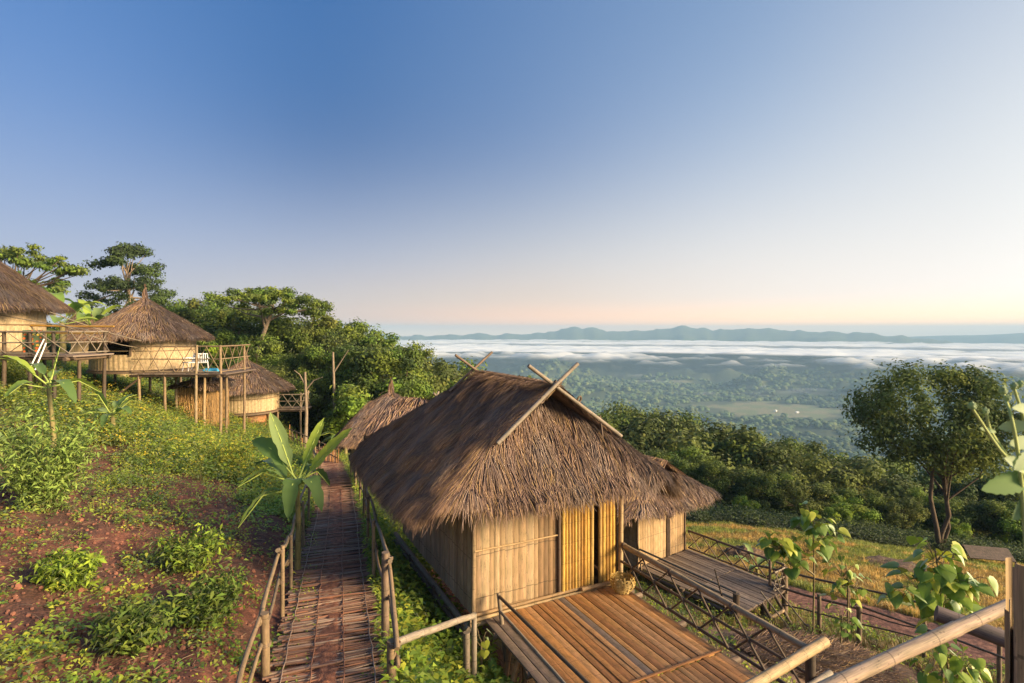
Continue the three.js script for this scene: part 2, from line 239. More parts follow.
{
  const gb = new GB(), rad = [], ang = [];
  for (let r = 0.8; r < 8300; r *= r < 60 ? 1.021 : r < 400 ? 1.03 : 1.022) rad.push(r);
  for (let a = -180; a < 180;) { ang.push(a); a += a > -56 && a < 56 ? 0.36 : 4; } ang.push(180);
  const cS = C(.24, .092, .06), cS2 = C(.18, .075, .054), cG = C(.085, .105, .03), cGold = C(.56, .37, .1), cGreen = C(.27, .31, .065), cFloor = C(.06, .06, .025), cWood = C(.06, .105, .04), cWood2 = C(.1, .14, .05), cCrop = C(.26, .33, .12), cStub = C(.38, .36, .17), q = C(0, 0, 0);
  for (const r of rad) for (const a0 of ang) {
    const a = a0 * Math.PI / 180, x = Math.sin(a) * r, d = Math.cos(a) * r, y = heightAt(x, -d);
    const n = fbm(x * 0.5, d * 0.5, 3), s = x < 8 ? soilShare(x, d) : 0.5 + n;
    q.copy(cG).lerp(n > 0 ? cS : cS2, clamp(0.25 + 0.75 * s + 0.3 * n, 0, 1));
    if (x > 3 && d < 24) { q.lerp(C(.22, .15, .075), 0.55 * sm(-0.1, 0.3, n)); q.lerp(C(.26, .17, .12), dryShare(x, d)); }
    const f = fieldShare(x, d); if (f > 0) { q.lerp(cGold, f * (0.55 + 0.45 * sm(-0.3, 0.2, fbm(x * 0.16, d * 0.3 + 5, 3)))); q.lerp(cGreen, f * sm(-0.05, 0.3, fbm(x * 0.12 + 9, d * 0.35, 3) + 0.35 * sm(28, 33, d + 0.1 * x))); }
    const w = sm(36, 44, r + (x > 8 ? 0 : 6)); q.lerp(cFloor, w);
    if (r > 90) {
      const t = sm(90, 160, r), k = fbm(x / 90, d / 90, 4); q.lerp(k > 0 ? cWood : cWood2, t);
      if (r > 900 && r < 5000) { const crop = sm(0.08, 0.2, Math.exp(-(((x - 800) / 260) ** 2 + ((d - 1680) / 230) ** 2)) * 1.1 - 0.55 + 0.5 * fbm(x / 210, d / 210 + 2, 3)) + 0.9 * sm(0.33, 0.42, fbm(x / 420 + 30, d / 260 + 3, 3)) * sm(1200, 1500, r); q.lerp(fbm(x / 70 + 4, d / 120, 2) > 0.05 ? cCrop : cStub, clamp(crop, 0, 1)); }
    }
    gb.v(x, y, -d, 0, 1, 0, x / 2.6, d / 2.6, q);
  }
  const A = ang.length; for (let i = 0; i < rad.length - 1; i++) for (let k = 0; k < A - 1; k++) { const a = i * A + k; gb.quad(a, a + 1, a + A + 1, a + A); }
  structure('ground', gb.build(true), std({ color: C(1, 1, 1), vertexColors: true, map: soilTex, bumpMap: soilBump, bumpScale: 0.03, roughness: 1 }));
}
{ // dirt road below the second hut
  const gb = new GB(); const curve = new THREE.CatmullRomCurve3(roadPts.map((p) => V(p[0], p[2], -p[1]))), N = 70;
  for (let i = 0; i <= N; i++) { const p = curve.getPoint(i / N), t = curve.getTangent(i / N), s = V(-t.z, 0, t.x).normalize(); for (let k = -4; k <= 4; k++) { const e = (Math.abs(k) === 4 ? rr(0.85, 1.1) : 1) * k * 0.29, x = p.x + s.x * e, z = p.z + s.z * e; const rut = Math.abs(Math.abs(k) - 2) < 0.5 ? -0.03 : 0; gb.v(x, Math.max(heightAt(x, z), p.y - 0.05) + (Math.abs(k) === 4 ? -0.06 : 0.035 + rut + 0.02 * n2(x * 2, z * 2)), z, 0, 1, 0, x / 2, z / 2); } }
  for (let i = 0; i < N; i++) for (let k = 0; k < 8; k++) { const a = i * 9 + k; gb.quad(a, a + 9, a + 10, a + 1); }
  structure('dirt_road', gb.build(true), std({ color: C(.42, .2, .14), map: soilTex, bumpMap: soilBump, bumpScale: 0.02, roughness: 1, side: THREE.DoubleSide }));
}
// sea of morning cloud lying in the valley, thinning out at its rims
function cloudLayer(y0, r0, r1, thick, cover, seed, amp, opa) {
  const gb = new GB(), col = [], NR = 84, NA = 280;
  for (let side = 0; side < 2; side++) for (let i = 0; i <= NR; i++) for (let k = 0; k <= NA; k++) {
    const r = r0 * (r1 / r0) ** (i / NR), a = (-62 + 124 * k / NA) * Math.PI / 180, x = Math.sin(a) * r, d = Math.cos(a) * r;
    const big = fbm(x / 1500 + seed, d / 800 + seed * 2, 3), puff = fbm(x / 260 + seed, d / 210, 4);
    const rim = Math.min(sm(0, 0.16, i / NR), 1 - sm(0.9, 1, i / NR)), dens = clamp(cover + big * 1.1 + puff * 0.55 - (1 - rim) * 1.2, 0, 1);
    const lift = sm(0, 0.5, dens);
    gb.v(x, side ? y0 - thick * 0.2 * lift : y0 + amp * lift * (0.45 + 0.9 * puff + 0.5 * big), -d, 0, side ? -1 : 1, 0, 0, 0);
    col.push(1, 1, 1, sm(0.02, 0.62, dens) * opa);
  }
  const A = NA + 1, S = A * (NR + 1);
  for (let i = 0; i < NR; i++) for (let k = 0; k < NA; k++) { const a = i * A + k; gb.quad(a, a + 1, a + A + 1, a + A); }
  const g = gb.build(true); g.setAttribute('color', new THREE.Float32BufferAttribute(col, 4));
  const m = structure('cloud_bank', g, std({ color: C(.82, .83, .85), vertexColors: true, transparent: true, roughness: 1, side: THREE.DoubleSide }));
  m.castShadow = false; return m;
}
cloudLayer(-112, 2600, 5300, 40, 0.86, 3, 13, 0.95);
cloudLayer(-130, 1980, 4200, 40, 0.08, 9, 26, 0.72);
cloudLayer(-215, 1500, 3400, 20, 0.05, 33, 5, 0.16);
cloudLayer(-98, 3600, 5400, 30, 0.5, 21, 12, 0.85);
scene.fog = new THREE.FogExp2(new THREE.Color().setRGB(.44, .71, 1), 0.000185);

// ---------- building blocks for the huts ----------
const strandGeo = (() => { const gb = new GB(), N = 3; for (let i = 0; i <= N; i++) { const t = i / N, w = (i === N ? 0.12 : 0.5 - 0.12 * t), y = 0.05 * Math.sin(t * 3.1) - 0.12 * t * t; gb.v(-w, y, t, -0.5, 0.85, 0, 0, t); gb.v(w, y, t, 0.5, 0.85, 0, 1, t); } for (let i = 0; i < N; i++) gb.quad(i * 2, i * 2 + 1, i * 2 + 3, i * 2 + 2); return gb.build(); })();
const thatchTones = [C(.34, .215, .165), C(.25, .155, .122), C(.40, .265, .205), C(.2, .125, .1), C(.44, .275, .16), C(.31, .2, .165)];
const warmTones = [C(.52, .33, .15), C(.6, .4, .19), C(.46, .29, .14)];
const tone = (warm) => { const c = (R() < warm ? pick(warmTones) : pick(thatchTones)).clone(); return c.multiplyScalar(rr(0.48, 0.86)); };
const UP = V(0, 1, 0);
// a roof over the plan "out(angle) -> radius" round (cx, cz), height h(x, z), in the parent's own axes
function thatchRoof(parent, { cx = 0, cz = 0, out, h, n, len = 0.55, wide = 0.013, warm = 0.06, thick = 0.13, over = 0.3, fringe = 0, name = 'roof', messy = 1 }) {
  const gb = new GB(), NR = 14, NA = 84, A = NA + 1;
  for (const low of [0, 1]) for (let i = 0; i <= NR; i++) for (let k = 0; k <= NA; k++) { const a = k / NA * Math.PI * 2, r = out(a) * Math.max(0.002, i / NR), x = cx + Math.cos(a) * r, z = cz + Math.sin(a) * r; gb.v(x, h(x, z) - 0.03 - low * thick, z, 0, low ? -1 : 1, 0, k / NA * 6, i / NR * 3); }
  const S = A * (NR + 1);
  for (let i = 0; i < NR; i++) for (let k = 0; k < NA; k++) { const a = i * A + k; gb.quad(a, a + A, a + A + 1, a + 1); const b = S + a; gb.quad(b, b + 1, b + A + 1, b + A); }
  for (let k = 0; k < NA; k++) { const a = NR * A + k; gb.quad(a, a + S, a + S + 1, a + 1); }
  const roof = part(parent, name, gb.build(true), M.straw);
  const list = [], cols = [], e = 0.02, lift = V(0, 0, 0);
  const put = (x, z, L, l, warmth, spread) => {
    const gx = (h(x + e, z) - h(x - e, z)) / (2 * e), gz = (h(x, z + e) - h(x, z - e)) / (2 * e), N = V(-gx, 1, -gz).normalize();
    const down = V(-gx, -(gx * gx + gz * gz), -gz); if (down.lengthSq() < 1e-5) down.set(rr(-1, 1), -0.3, rr(-1, 1)); down.normalize();
    const side = V(0, 0, 0).crossVectors(N, down).normalize(), clumpy = 0.5 * n2(x * 3.2 + 7, z * 3.2 + h(x, z) * 3);
    const dir = down.clone().addScaledVector(side, (rr(-0.24, 0.24) + clumpy * 0.3) * spread).addScaledVector(N, rr(-0.02, 0.06) * spread).normalize();
    const X = V(0, 0, 0).crossVectors(N, dir).normalize(), Y = V(0, 0, 0).crossVectors(dir, X);
    const p = V(x, h(x, z), z).addScaledVector(N, l);
    list.push(basis(p, X, Y, dir, wide * rr(0.7, 1.4) * 2, L * rr(0.6, 1.3), L)); cols.push(tone(warmth + 0.12 * Math.max(0, n2(x * 1.1, z * 1.1 + 30))).lerp(C(.3, .25, .23), clamp(0.55 * n2(x * 0.9 + 50, z * 1.3) + 0.25 * n2(x * 4, z * 4 + 9), 0, 0.6)));
  };
  for (let k = 0; k < n; k++) {
    const a = R() * Math.PI * 2, f = Math.sqrt(R()), o = out(a), r = f * o; if (R() > o / 4.5 + 0.35) { k--; continue; }
    const room = (o - r) * 1.35 + over, L = Math.min(len * rr(0.6, 1.25), room * rr(0.7, 1.1));
    put(cx + Math.cos(a) * r, cz + Math.sin(a) * r, Math.max(0.14, L), rr(-0.01, 0.035), warm, messy);
  }
  for (let k = 0; k < fringe; k++) { const a = R() * Math.PI * 2, r = out(a) * rr(0.93, 1.0); put(cx + Math.cos(a) * r, cz + Math.sin(a) * r, over * rr(0.4, 1.6), rr(-0.12, 0.02), warm + 0.05, messy * 2.6); }
  stuff(roof, 'thatch', strandGeo, M.strand, list, cols);
  return roof;
}
const superR = (a, b, n) => (t) => 1 / ((Math.abs(Math.cos(t)) / a) ** n + (Math.abs(Math.sin(t)) / b) ** n) ** (1 / n);
const smin = (a, b, k) => { const h = clamp(0.5 + 0.5 * (b - a) / k, 0, 1); return mix(b, a, h) - k * h * (1 - h); };
// split-bamboo slat: gently bowed strip, 1 wide and 1 tall, standing on its lower edge and facing +z
const slatGeo = [0, 1, 2].map((s) => { const gb = new GB(), K = 4; for (const y of [0, 1]) for (let k = 0; k <= K; k++) { const t = k / K - 0.5, z = 0.16 * (0.25 - t * t) * 4; gb.v(t, y, z, t * 1.1, 0, 0.9, s * 0.37 + k / K * 0.4, y); } for (let k = 0; k < K; k++) gb.quad(k, k + 1, k + K + 2, k + K + 1); for (const [y, o] of [[0, 0], [1, K + 1]]) { const b = gb.p.length / 3; for (let k = 0; k <= K; k++) gb.v(gb.p[(o + k) * 3], y, gb.p[(o + k) * 3 + 2], 0, y ? 1 : -1, 0); for (let k = 1; k < K; k++) y ? gb.tri(b, b + k, b + k + 1) : gb.tri(b, b + k + 1, b + k); } gb.quad(0, K + 1, 2 * K + 1, K); return gb.build(); });
// a wall of slats from a to b (x, z pairs, outside to the right hand of a->b when seen from above is +z of the slat)
function slatWall(parent, a, b, y0, y1, width, mats, jag = 0.02, x0 = 0) {
  const L = Math.hypot(b[0] - a[0], b[1] - a[1]), turn = -Math.atan2(b[1] - a[1], b[0] - a[0]); let s = 0;
  while (s < L - 0.01) {
    const w = Math.min(width * rr(0.75, 1.3), L - s), t = (s + w / 2) / L, m = part(parent, 'slat', pick(slatGeo), pick(mats));
    m.position.set(mix(a[0], b[0], t), y0 - rr(0, jag), mix(a[1], b[1], t)); m.rotation.set(0, turn, rr(-0.006, 0.006)); m.scale.set(w * 1.04, y1 - y0 + rr(0, jag), Math.min(w, 0.1) * rr(0.5, 1)); m.translateZ(rr(-0.004, 0.006)); s += w;
  }
}
const boxGeo = (w, h, d) => new THREE.BoxGeometry(w, h, d);
// a board between two points (centre line of its top face), width across "side"
function plankGeo(a, b, w, t) {
  const len = a.distanceTo(b), gb = new GB(), K = 3, sg = 4, dir = b.clone().sub(a).normalize(), side = V(0, 0, 0).crossVectors(dir, UP).normalize(), u0 = R(), v0 = R();
  const warp = rr(-0.006, 0.006);
  for (let i = 0; i <= sg; i++) for (let k = 0; k <= K; k++) { const f = k / K - 0.5, p = a.clone().lerp(b, i / sg).addScaledVector(side, f * w).add(V(0, (0.25 - f * f) * 0.02 + warp * Math.sin(i / sg * 3.1), 0)); gb.v(p.x, p.y, p.z, side.x * f * 0.5, 1, side.z * f * 0.5, u0 + k / K * 0.45, v0 + i / sg * len); }
  for (let i = 0; i < sg; i++) for (let k = 0; k < K; k++) { const q = i * (K + 1) + k; gb.quad(q, q + 1, q + K + 2, q + K + 1); }
  const edge = (i0, i1, n) => { const q = [i0, i1].map((i) => V(gb.p[i * 3], gb.p[i * 3 + 1], gb.p[i * 3 + 2])); const s = gb.p.length / 3; for (const p of q) { gb.v(p.x, p.y, p.z, n.x, n.y, n.z, 0, 0); gb.v(p.x, p.y - t, p.z, n.x, n.y, n.z, 0.1, 0); } gb.quad(s, s + 1, s + 3, s + 2); };
  const e = sg * (K + 1); for (let i = 0; i < sg; i++) { edge(i * (K + 1), (i + 1) * (K + 1), side.clone().negate()); edge((i + 1) * (K + 1) + K, i * (K + 1) + K, side); } for (let k = 0; k < K; k++) { edge(k + 1, k, dir.clone().negate()); edge(e + k, e + k + 1, dir); }
  return gb.build();
}
const lashGeo = mergeGeometries([0, 1, 2].map((k) => new THREE.TorusGeometry(1, 0.16, 5, 12).rotateX(0.12 * (k - 1)).translate(0, 0, (k - 1) * 0.28)));
const grp = (parent, name) => { const g = new THREE.Group(); g.name = name; parent.add(g); return g; };
const P = (parent, name, a, b, r0, r1, mats, bamboo = 0.4, sag = 0, radial = 8) => part(parent, name, stick(sag ? bent(a, b, sag) : [a, b], r0, r1, radial, bamboo), Array.isArray(mats) ? pick(mats) : mats);
// railing with crossed sticks between top and bottom rail
function lattice(parent, a, b, y0, y1, n, r, mats, mid = true, railMats = mats, rTop = r * 1.8) {
  const rail = grp(parent, 'railing'), A0 = V(a[0], y0, a[1]), B0 = V(b[0], y0, b[1]), A1 = V(a[0], y1, a[1]), B1 = V(b[0], y1, b[1]);
  P(rail, 'top_rail', A1, B1, rTop, rTop * 0.9, railMats, 0.5, 0.01); P(rail, 'bottom_rail', A0, B0, r * 1.2, r * 1.1, mats, 0.5, 0.006);
  if (mid) P(rail, 'middle_rail', A0.clone().lerp(A1, 0.5), B0.clone().lerp(B1, 0.5), r * 1.1, r, mats, 0.5, 0.01);
  const nrm = V(-(b[1] - a[1]), 0, b[0] - a[0]).normalize().multiplyScalar(r * 1.4);
  for (let k = 0; k < n; k++) { const t0 = (k + rr(-.06, .06)) / n, t1 = (k + 1 + rr(-.06, .06)) / n; for (const s of [0, 1]) { const p = A0.clone().lerp(B0, clamp(s ? t1 : t0, 0, 1)).addScaledVector(nrm, s ? 1 : -1), q = A1.clone().lerp(B1, clamp(s ? t0 : t1, 0, 1)).addScaledVector(nrm, s ? 1 : -1); P(rail, 'lattice_stick', p, q, r * rr(0.7, 1), r * 0.7, mats, 0, 0.006, 5); } }
  for (const [p, q] of [[A1, B1], [A0.clone().lerp(A1, 0.5), B0.clone().lerp(B1, 0.5)]]) for (const t of [0.02, 0.34, 0.67, 0.98]) { const l = part(rail, 'lashing', lashGeo, pick(M.wood)); l.position.copy(p).lerp(q, t); l.quaternion.setFromUnitVectors(V(0, 0, 1), q.clone().sub(p).normalize()); l.scale.setScalar((p === A1 ? rTop : r * 1.15) * 1.06); }
  return rail;
}

// ---------- the gabled hut with the yellow bamboo door ----------
const W = 2.735, HUT = thing('thatched_hut', 'large gabled thatched hut with a yellow bamboo door and an orange bamboo deck', 'hut', V(-0.585, 0, -8.31), 0.469);
function gabledRoof(hut, { w, back, n, fringe, ridge = 3.48, eave = 1.58, front = -0.66, rb = 3.05, out = 0.86, outR = out, lip = 0.42, warm = 0.07, wide = 0.011, len = 0.55 }) {
  const mid = w / 2, half = mid + (out + outR) / 2, cu = mid + (outR - out) / 2, cv = (front + back) / 2, hb = (back - front) / 2, s0 = (ridge - eave) / (0.76 * half + 0.06);
  const h = (x, z) => { const v = -z, s = Math.abs(x - mid), yS = ridge - s0 * (0.76 * s + 0.06 * sm(half * 0.6, half, Math.abs(x - cu))), yF = eave + lip + (ridge - eave - lip) * Math.pow(Math.max(0, (v - front) / (0.5 - front)), 1.05), yB = eave + (back - v) * (ridge - eave) / (back - rb); return smin(smin(yS, yF, 0.22), yB, 0.15) + 0.025 * n2(x * 2.1, z * 2.1); };
  const roof = thatchRoof(hut, { cx: cu, cz: -cv, out: superR(half, hb, 6), h, n, len, wide, warm, fringe, over: 0.34 });
  // short gable flaps that reach forward over the front hip
  const list = [], cols = [], gb = new GB();
  for (const sd of [-1, 1]) {
    const dir = V(sd, -0.76, 0).normalize(), N = V(sd * 0.76, 1, 0).normalize(), o = gb.p.length / 3;
    for (const tk of [0.02, -0.07]) for (const v of [-0.16, 0.75]) for (const s of [0, 1.2]) gb.v(mid + sd * s, ridge - 0.76 * s0 * s + tk, -v, N.x, N.y, 0, v, s);
    const f = (a, b, c, d) => gb.quad(o + a, o + b, o + c, o + d); f(0, 1, 3, 2); f(4, 6, 7, 5); f(0, 4, 5, 1); f(1, 5, 7, 3);
    for (let k = 0; k < n / 16; k++) { const s = rr(0, 0.95), v = rr(-0.2, 0.75), L = len * rr(0.5, 0.9), d2 = dir.clone().add(V(0, rr(-0.03, 0.06), rr(-0.15, 0.15))).normalize(), X = V(0, 0, 0).crossVectors(N, d2).normalize(), Y = V(0, 0, 0).crossVectors(d2, X); list.push(basis(V(mid + sd * s, ridge - 0.76 * s0 * s + rr(0.015, 0.06), -v), X, Y, d2, wide * 2 * rr(0.7, 1.4), L, L)); cols.push(tone(warm)); }
  }
  const flap = part(roof, 'gable_flap', gb.build(true), M.straw); 
  for (let k = 0; k < n / 26; k++) { const v = rr(-0.18, rb), sd = R() < 0.5 ? -1 : 1, d2 = V(sd, rr(-0.55, 0.05), rr(-0.5, 0.5)).normalize(), X = V(0, 0, 0).crossVectors(UP, d2).normalize(), Y = V(0, 0, 0).crossVectors(d2, X), L = rr(0.25, 0.45); list.push(basis(V(mid - sd * 0.1, ridge + rr(0.0, 0.06), -v), X, Y, d2, wide * 2, L, L)); cols.push(tone(warm + 0.12)); }
  stuff(roof, 'ridge_thatch', strandGeo, M.strand, list, cols);
  return h;
}
const hMain = gabledRoof(HUT, { w: W, back: 5.2, n: 135000, fringe: 12000, wide: 0.0062, outR: 1.2 });
{
  const hut = HUT, L = 4.0, mid = W / 2, top = 2.0;
  // crossed gable poles, front and back, and battens on the ridge
  const gp = (v, sd, up, dn, r, m, o = 0, pull = 0, rise = 0.86) => P(hut, 'gable_pole', V(mid - sd * up, 3.57 + up * rise, -v + o), V(mid + sd * dn, 3.57 - dn * 0.79 + pull, -v + o), r, r * 1.1, m, 0.5, 0.008);
  gp(-0.2, 1, 0.54, 1.28, 0.032, M.greyPole, 0.03, 0.01, 0.5); gp(-0.2, -1, 0.33, 1.12, 0.032, M.greyPole, 0.12); gp(-0.2, 1, 0.0, 1.02, 0.03, M.wood, -0.06, -0.12);
  gp(3.1, 1, 0.5, 0.6, 0.028, M.wood, 0.02, 0, 0.6); gp(3.1, -1, 0.4, 0.6, 0.028, M.wood, -0.06);
  for (const sd of [-1, 1]) { P(hut, 'ridge_batten', V(mid + sd * 0.2, 3.41, 0.1), V(mid + sd * 0.2, 3.41, -2.7), 0.016, 0.014, M.wood, 0, 0.03, 6); }
  P(hut, 'gable_tie', V(mid + 0.85, 2.95, 0.2), V(mid + 0.88, 2.45, 0.27), 0.02, 0.012, M.wood, 0, 0.01, 6);
  for (const [x, y, z] of [[mid, 3.55, 0.27], [mid - 0.33, 3.3, 0.3], [mid + 0.42, 3.25, 0.22]]) { const t = part(hut, 'lashing', new THREE.TorusGeometry(0.055, 0.016, 6, 12), M.wood[1]); t.position.set(x, y, z); t.rotation.set(0.3, 0.4, 0.8); }
  // walls
  const front = grp(hut, 'front_wall'), side = grp(hut, 'side_wall'), far = grp(hut, 'side_wall');
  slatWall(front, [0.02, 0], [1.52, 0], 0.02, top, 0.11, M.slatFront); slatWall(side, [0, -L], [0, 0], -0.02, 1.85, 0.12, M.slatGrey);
  slatWall(far, [W, 0], [W, -L], 0.0, 1.85, 0.1, M.slatGrey);
  const back = part(hut, 'back_wall', boxGeo(W, 1.85, 0.04), M.slatGrey[1]); back.position.set(mid, 0.92, -L);
  const lining = part(front, 'lining', boxGeo(1.48, 1.9, 0.02), M.slatGrey[1]); lining.position.set(0.77, 0.97, -0.03);
  const lining2 = part(side, 'lining', boxGeo(0.02, 1.8, L - 0.1), M.slatGrey[1]); lining2.position.set(0.03, 0.92, -L / 2);
  const lining3 = part(far, 'lining', boxGeo(0.02, 1.8, L - 0.1), M.slatGrey[1]); lining3.position.set(W - 0.03, 0.92, -L / 2);
  const fl = part(hut, 'floor', boxGeo(W - 0.1, 0.05, L - 0.1), M.wood[0]); fl.position.set(mid, -0.05, -L / 2);
  P(front, 'wall_batten', V(0.0, 1.0, 0.03), V(1.5, 1.0, 0.035), 0.016, 0.014, M.slatPale, 0.4, 0.01); P(front, 'wall_batten', V(0.0, 1.56, 0.03), V(1.5, 1.57, 0.035), 0.014, 0.014, M.slatPale, 0.4, 0.01);
  P(front, 'wall_batten', V(0.46, 0.06, 0.035), V(0.92, 0.065, 0.035), 0.008, 0.008, M.slatPale, 0, 0, 5);
  // sliding door of half culms, and the fixed panel past the gap
  const door = grp(hut, 'door'); tag(door, 'bright yellow door of upright bamboo culms');
  const culm = (parent, x, r, y0, y1, m, z) => { const g = part(parent, 'culm', stick([V(x, y0, z), V(x + rr(-.008, .008), y1, z)], r, r * 0.96, 9, 0.42), pick(m)); return g; };
  let cx = 1.545; for (let k = 0; k < 11 && cx < 2.19; k++) { const r = rr(0.026, 0.038); cx += r; culm(door, cx, r, 0.05 + rr(0, .015), top - 0.05, M.slatYellow, 0.045 + rr(-.006, .006)); cx += r; }
  for (const y of [0.35, 1.1]) P(door, 'cross_bar', V(1.54, y, 0.0), V(2.18, y, 0.0), 0.02, 0.02, M.pole, 0.4);
  const panel = grp(hut, 'side_panel'); for (let k = 0; k < 5; k++) culm(panel, 2.35 + k * 0.07, 0.036, 0.03, top - 0.05, M.slatYellow, 0.03);
  P(hut, 'corner_post', V(W + 0.03, -0.95, 0.05), V(W + 0.06, 1.9, 0.05), 0.045, 0.04, M.slatPale, 0.45, 0.006); P(hut, 'corner_post', V(-0.02, -0.7, 0.0), V(0.0, 1.9, 0.0), 0.04, 0.035, M.pole, 0.45);
  P(hut, 'door_post', V(1.515, -0.02, 0.04), V(1.51, top, 0.04), 0.03, 0.028, M.wood, 0.4);
  // sill poles along the foot of the walls
  for (const [y, z, r] of [[-0.03, 0.07, 0.03], [0.035, 0.06, 0.026], [-0.1, 0.08, 0.035]]) P(hut, 'sill_pole', V(-0.1, y, z), V(W - 0.05 - (y > 0 ? 0.5 : 0), y, z), r, r, M.slatPale, 0.5, 0.012);
  P(hut, 'sill_pole', V(1.9, 0.05, 0.13), V(W + 0.05, 0.06, 0.14), 0.035, 0.03, M.slatPale, 0.5, 0.01);
  P(hut, 'floor_beam', V(-0.12, -0.14, 0.1), V(-0.12, -0.12, -L - 0.2), 0.05, 0.045, M.greyPole, 0.55, 0.006); P(hut, 'floor_beam', V(-0.16, -0.25, 0.0), V(-0.14, -0.25, -L - 0.1), 0.045, 0.045, M.wood, 0, 0.006);
  P(hut, 'floor_beam', V(W + 0.1, -0.12, 0.3), V(W + 0.1, -0.12, -L), 0.055, 0.05, M.wood, 0, 0.02);
  const foot = (x, z, r, m, topY = -0.1) => { const w = hut.localToWorld(V(x, 0, z)); P(hut, 'stilt', V(x, heightAt(w.x, w.z) - 0.25, z), V(x + rr(-.02, .02), topY, z), r, r * 0.9, m, 0); };
  hut.updateMatrixWorld(true);
  for (const [x, z] of [[-0.14, -1.4], [-0.14, -2.9], [-0.14, -0.05], [1.3, -0.1], [1.3, -3], [W, -1.8], [W, -0.2], [W, -3.6]]) foot(x, z, 0.075, M.wood);
  // deck
  const deck = grp(hut, 'deck'), u0 = 0.42, u1 = W - 0.06, seam = -2.35, vEnd = -3.72; let u = u0;
  while (u < u1 - 0.02) { const w = Math.min(rr(0.085, 0.16), u1 - u), s = seam + rr(-0.03, 0.03), g = rr(0.004, 0.012), m1 = pick(M.plank), y = rr(-0.008, 0.006);
    part(deck, 'plank', plankGeo(V(u + w / 2, y, 0.14), V(u + w / 2 + rr(-.01, .01), y + rr(-.006, .006), -s), w - g, 0.02), R() < 0.05 ? pick(M.plankGrey) : m1);
    part(deck, 'plank', plankGeo(V(u + w / 2, y - 0.004, -s + 0.03), V(u + w / 2 + rr(-.01, .01), y - rr(0, .01), -vEnd), w - g, 0.02), pick(M.plank)); u += w; }
  part(deck, 'plank', plankGeo(V(u0, 0.022, -seam + 0.01), V(u1, 0.026, -seam + 0.02), 0.035, 0.015), M.plank[3]);
  for (const [x, w] of [[0.33, 0.13], [0.19, 0.12]]) part(deck, 'plank', plankGeo(V(x, -0.03, 0.12), V(x, -0.04, 3.4), w, 0.03), pick(M.plankGrey));
  for (const v of [0.5, 1.5, 2.5, 3.5]) P(deck, 'joist', V(0.1, -0.09, v), V(W + 0.12, -0.09, v), 0.05, 0.05, M.wood, 0);
  for (const [x, z] of [[0.4, 2.2], [0.4, 3.5], [W, 2.0]]) foot(x, z, 0.06, M.wood, -0.05);
  // railing on the valley side with its thick top culm, and the log across the front
  const rl = lattice(hut, [W + 0.02, 0.1], [W + 0.02, 3.66], 0.05, 0.64, 6, 0.021, M.darkPole, true, [M.pole[2], M.slatPale[0]], 0.046);
  P(rl, 'end_post', V(W + 0.0, -0.9, 3.62), V(W + 0.0, 0.66, 3.62), 0.06, 0.055, M.darkPole, 0); P(rl, 'front_rail', V(W + 0.22, 0.72, 3.66), V(0.9, 0.62, 3.78), 0.06, 0.055, M.slatPale, 0.6, 0.01); P(rl, 'front_rail', V(W + 0.25, 0.36, 3.7), V(1.2, 0.3, 3.82), 0.04, 0.035, M.greyPole, 0.6, 0.01);
  // low railing on the path side
  const lr = grp(hut, 'railing');
  P(lr, 'top_rail', V(0.32, 0.33, 0.2), V(0.36, 0.34, 3.4), 0.024, 0.024, M.darkPole, 0.4, 0.006); P(lr, 'lower_rail', V(0.3, 0.14, 0.3), V(0.27, 0.12, 3.3), 0.022, 0.022, M.greyPole, 0.4, 0.006);
  P(lr, 'post', V(0.3, -0.6, 0.55), V(0.32, 0.37, 0.2), 0.038, 0.032, M.pole, 0.4); P(lr, 'post', V(0.34, -0.9, 3.0), V(0.34, 0.37, 3.0), 0.038, 0.032, M.pole, 0.4);
  for (const [a, b] of [[V(0.05, -0.75, 0.9), V(0.4, -0.1, 0.5)], [V(-0.1, -0.8, 1.2), V(0.35, -0.12, 0.9)], [V(0.2, -0.85, 1.4), V(0.42, -0.1, 0.8)]]) P(hut, 'leaning_plank', a, b, 0.045, 0.04, M.plank, 0);
}
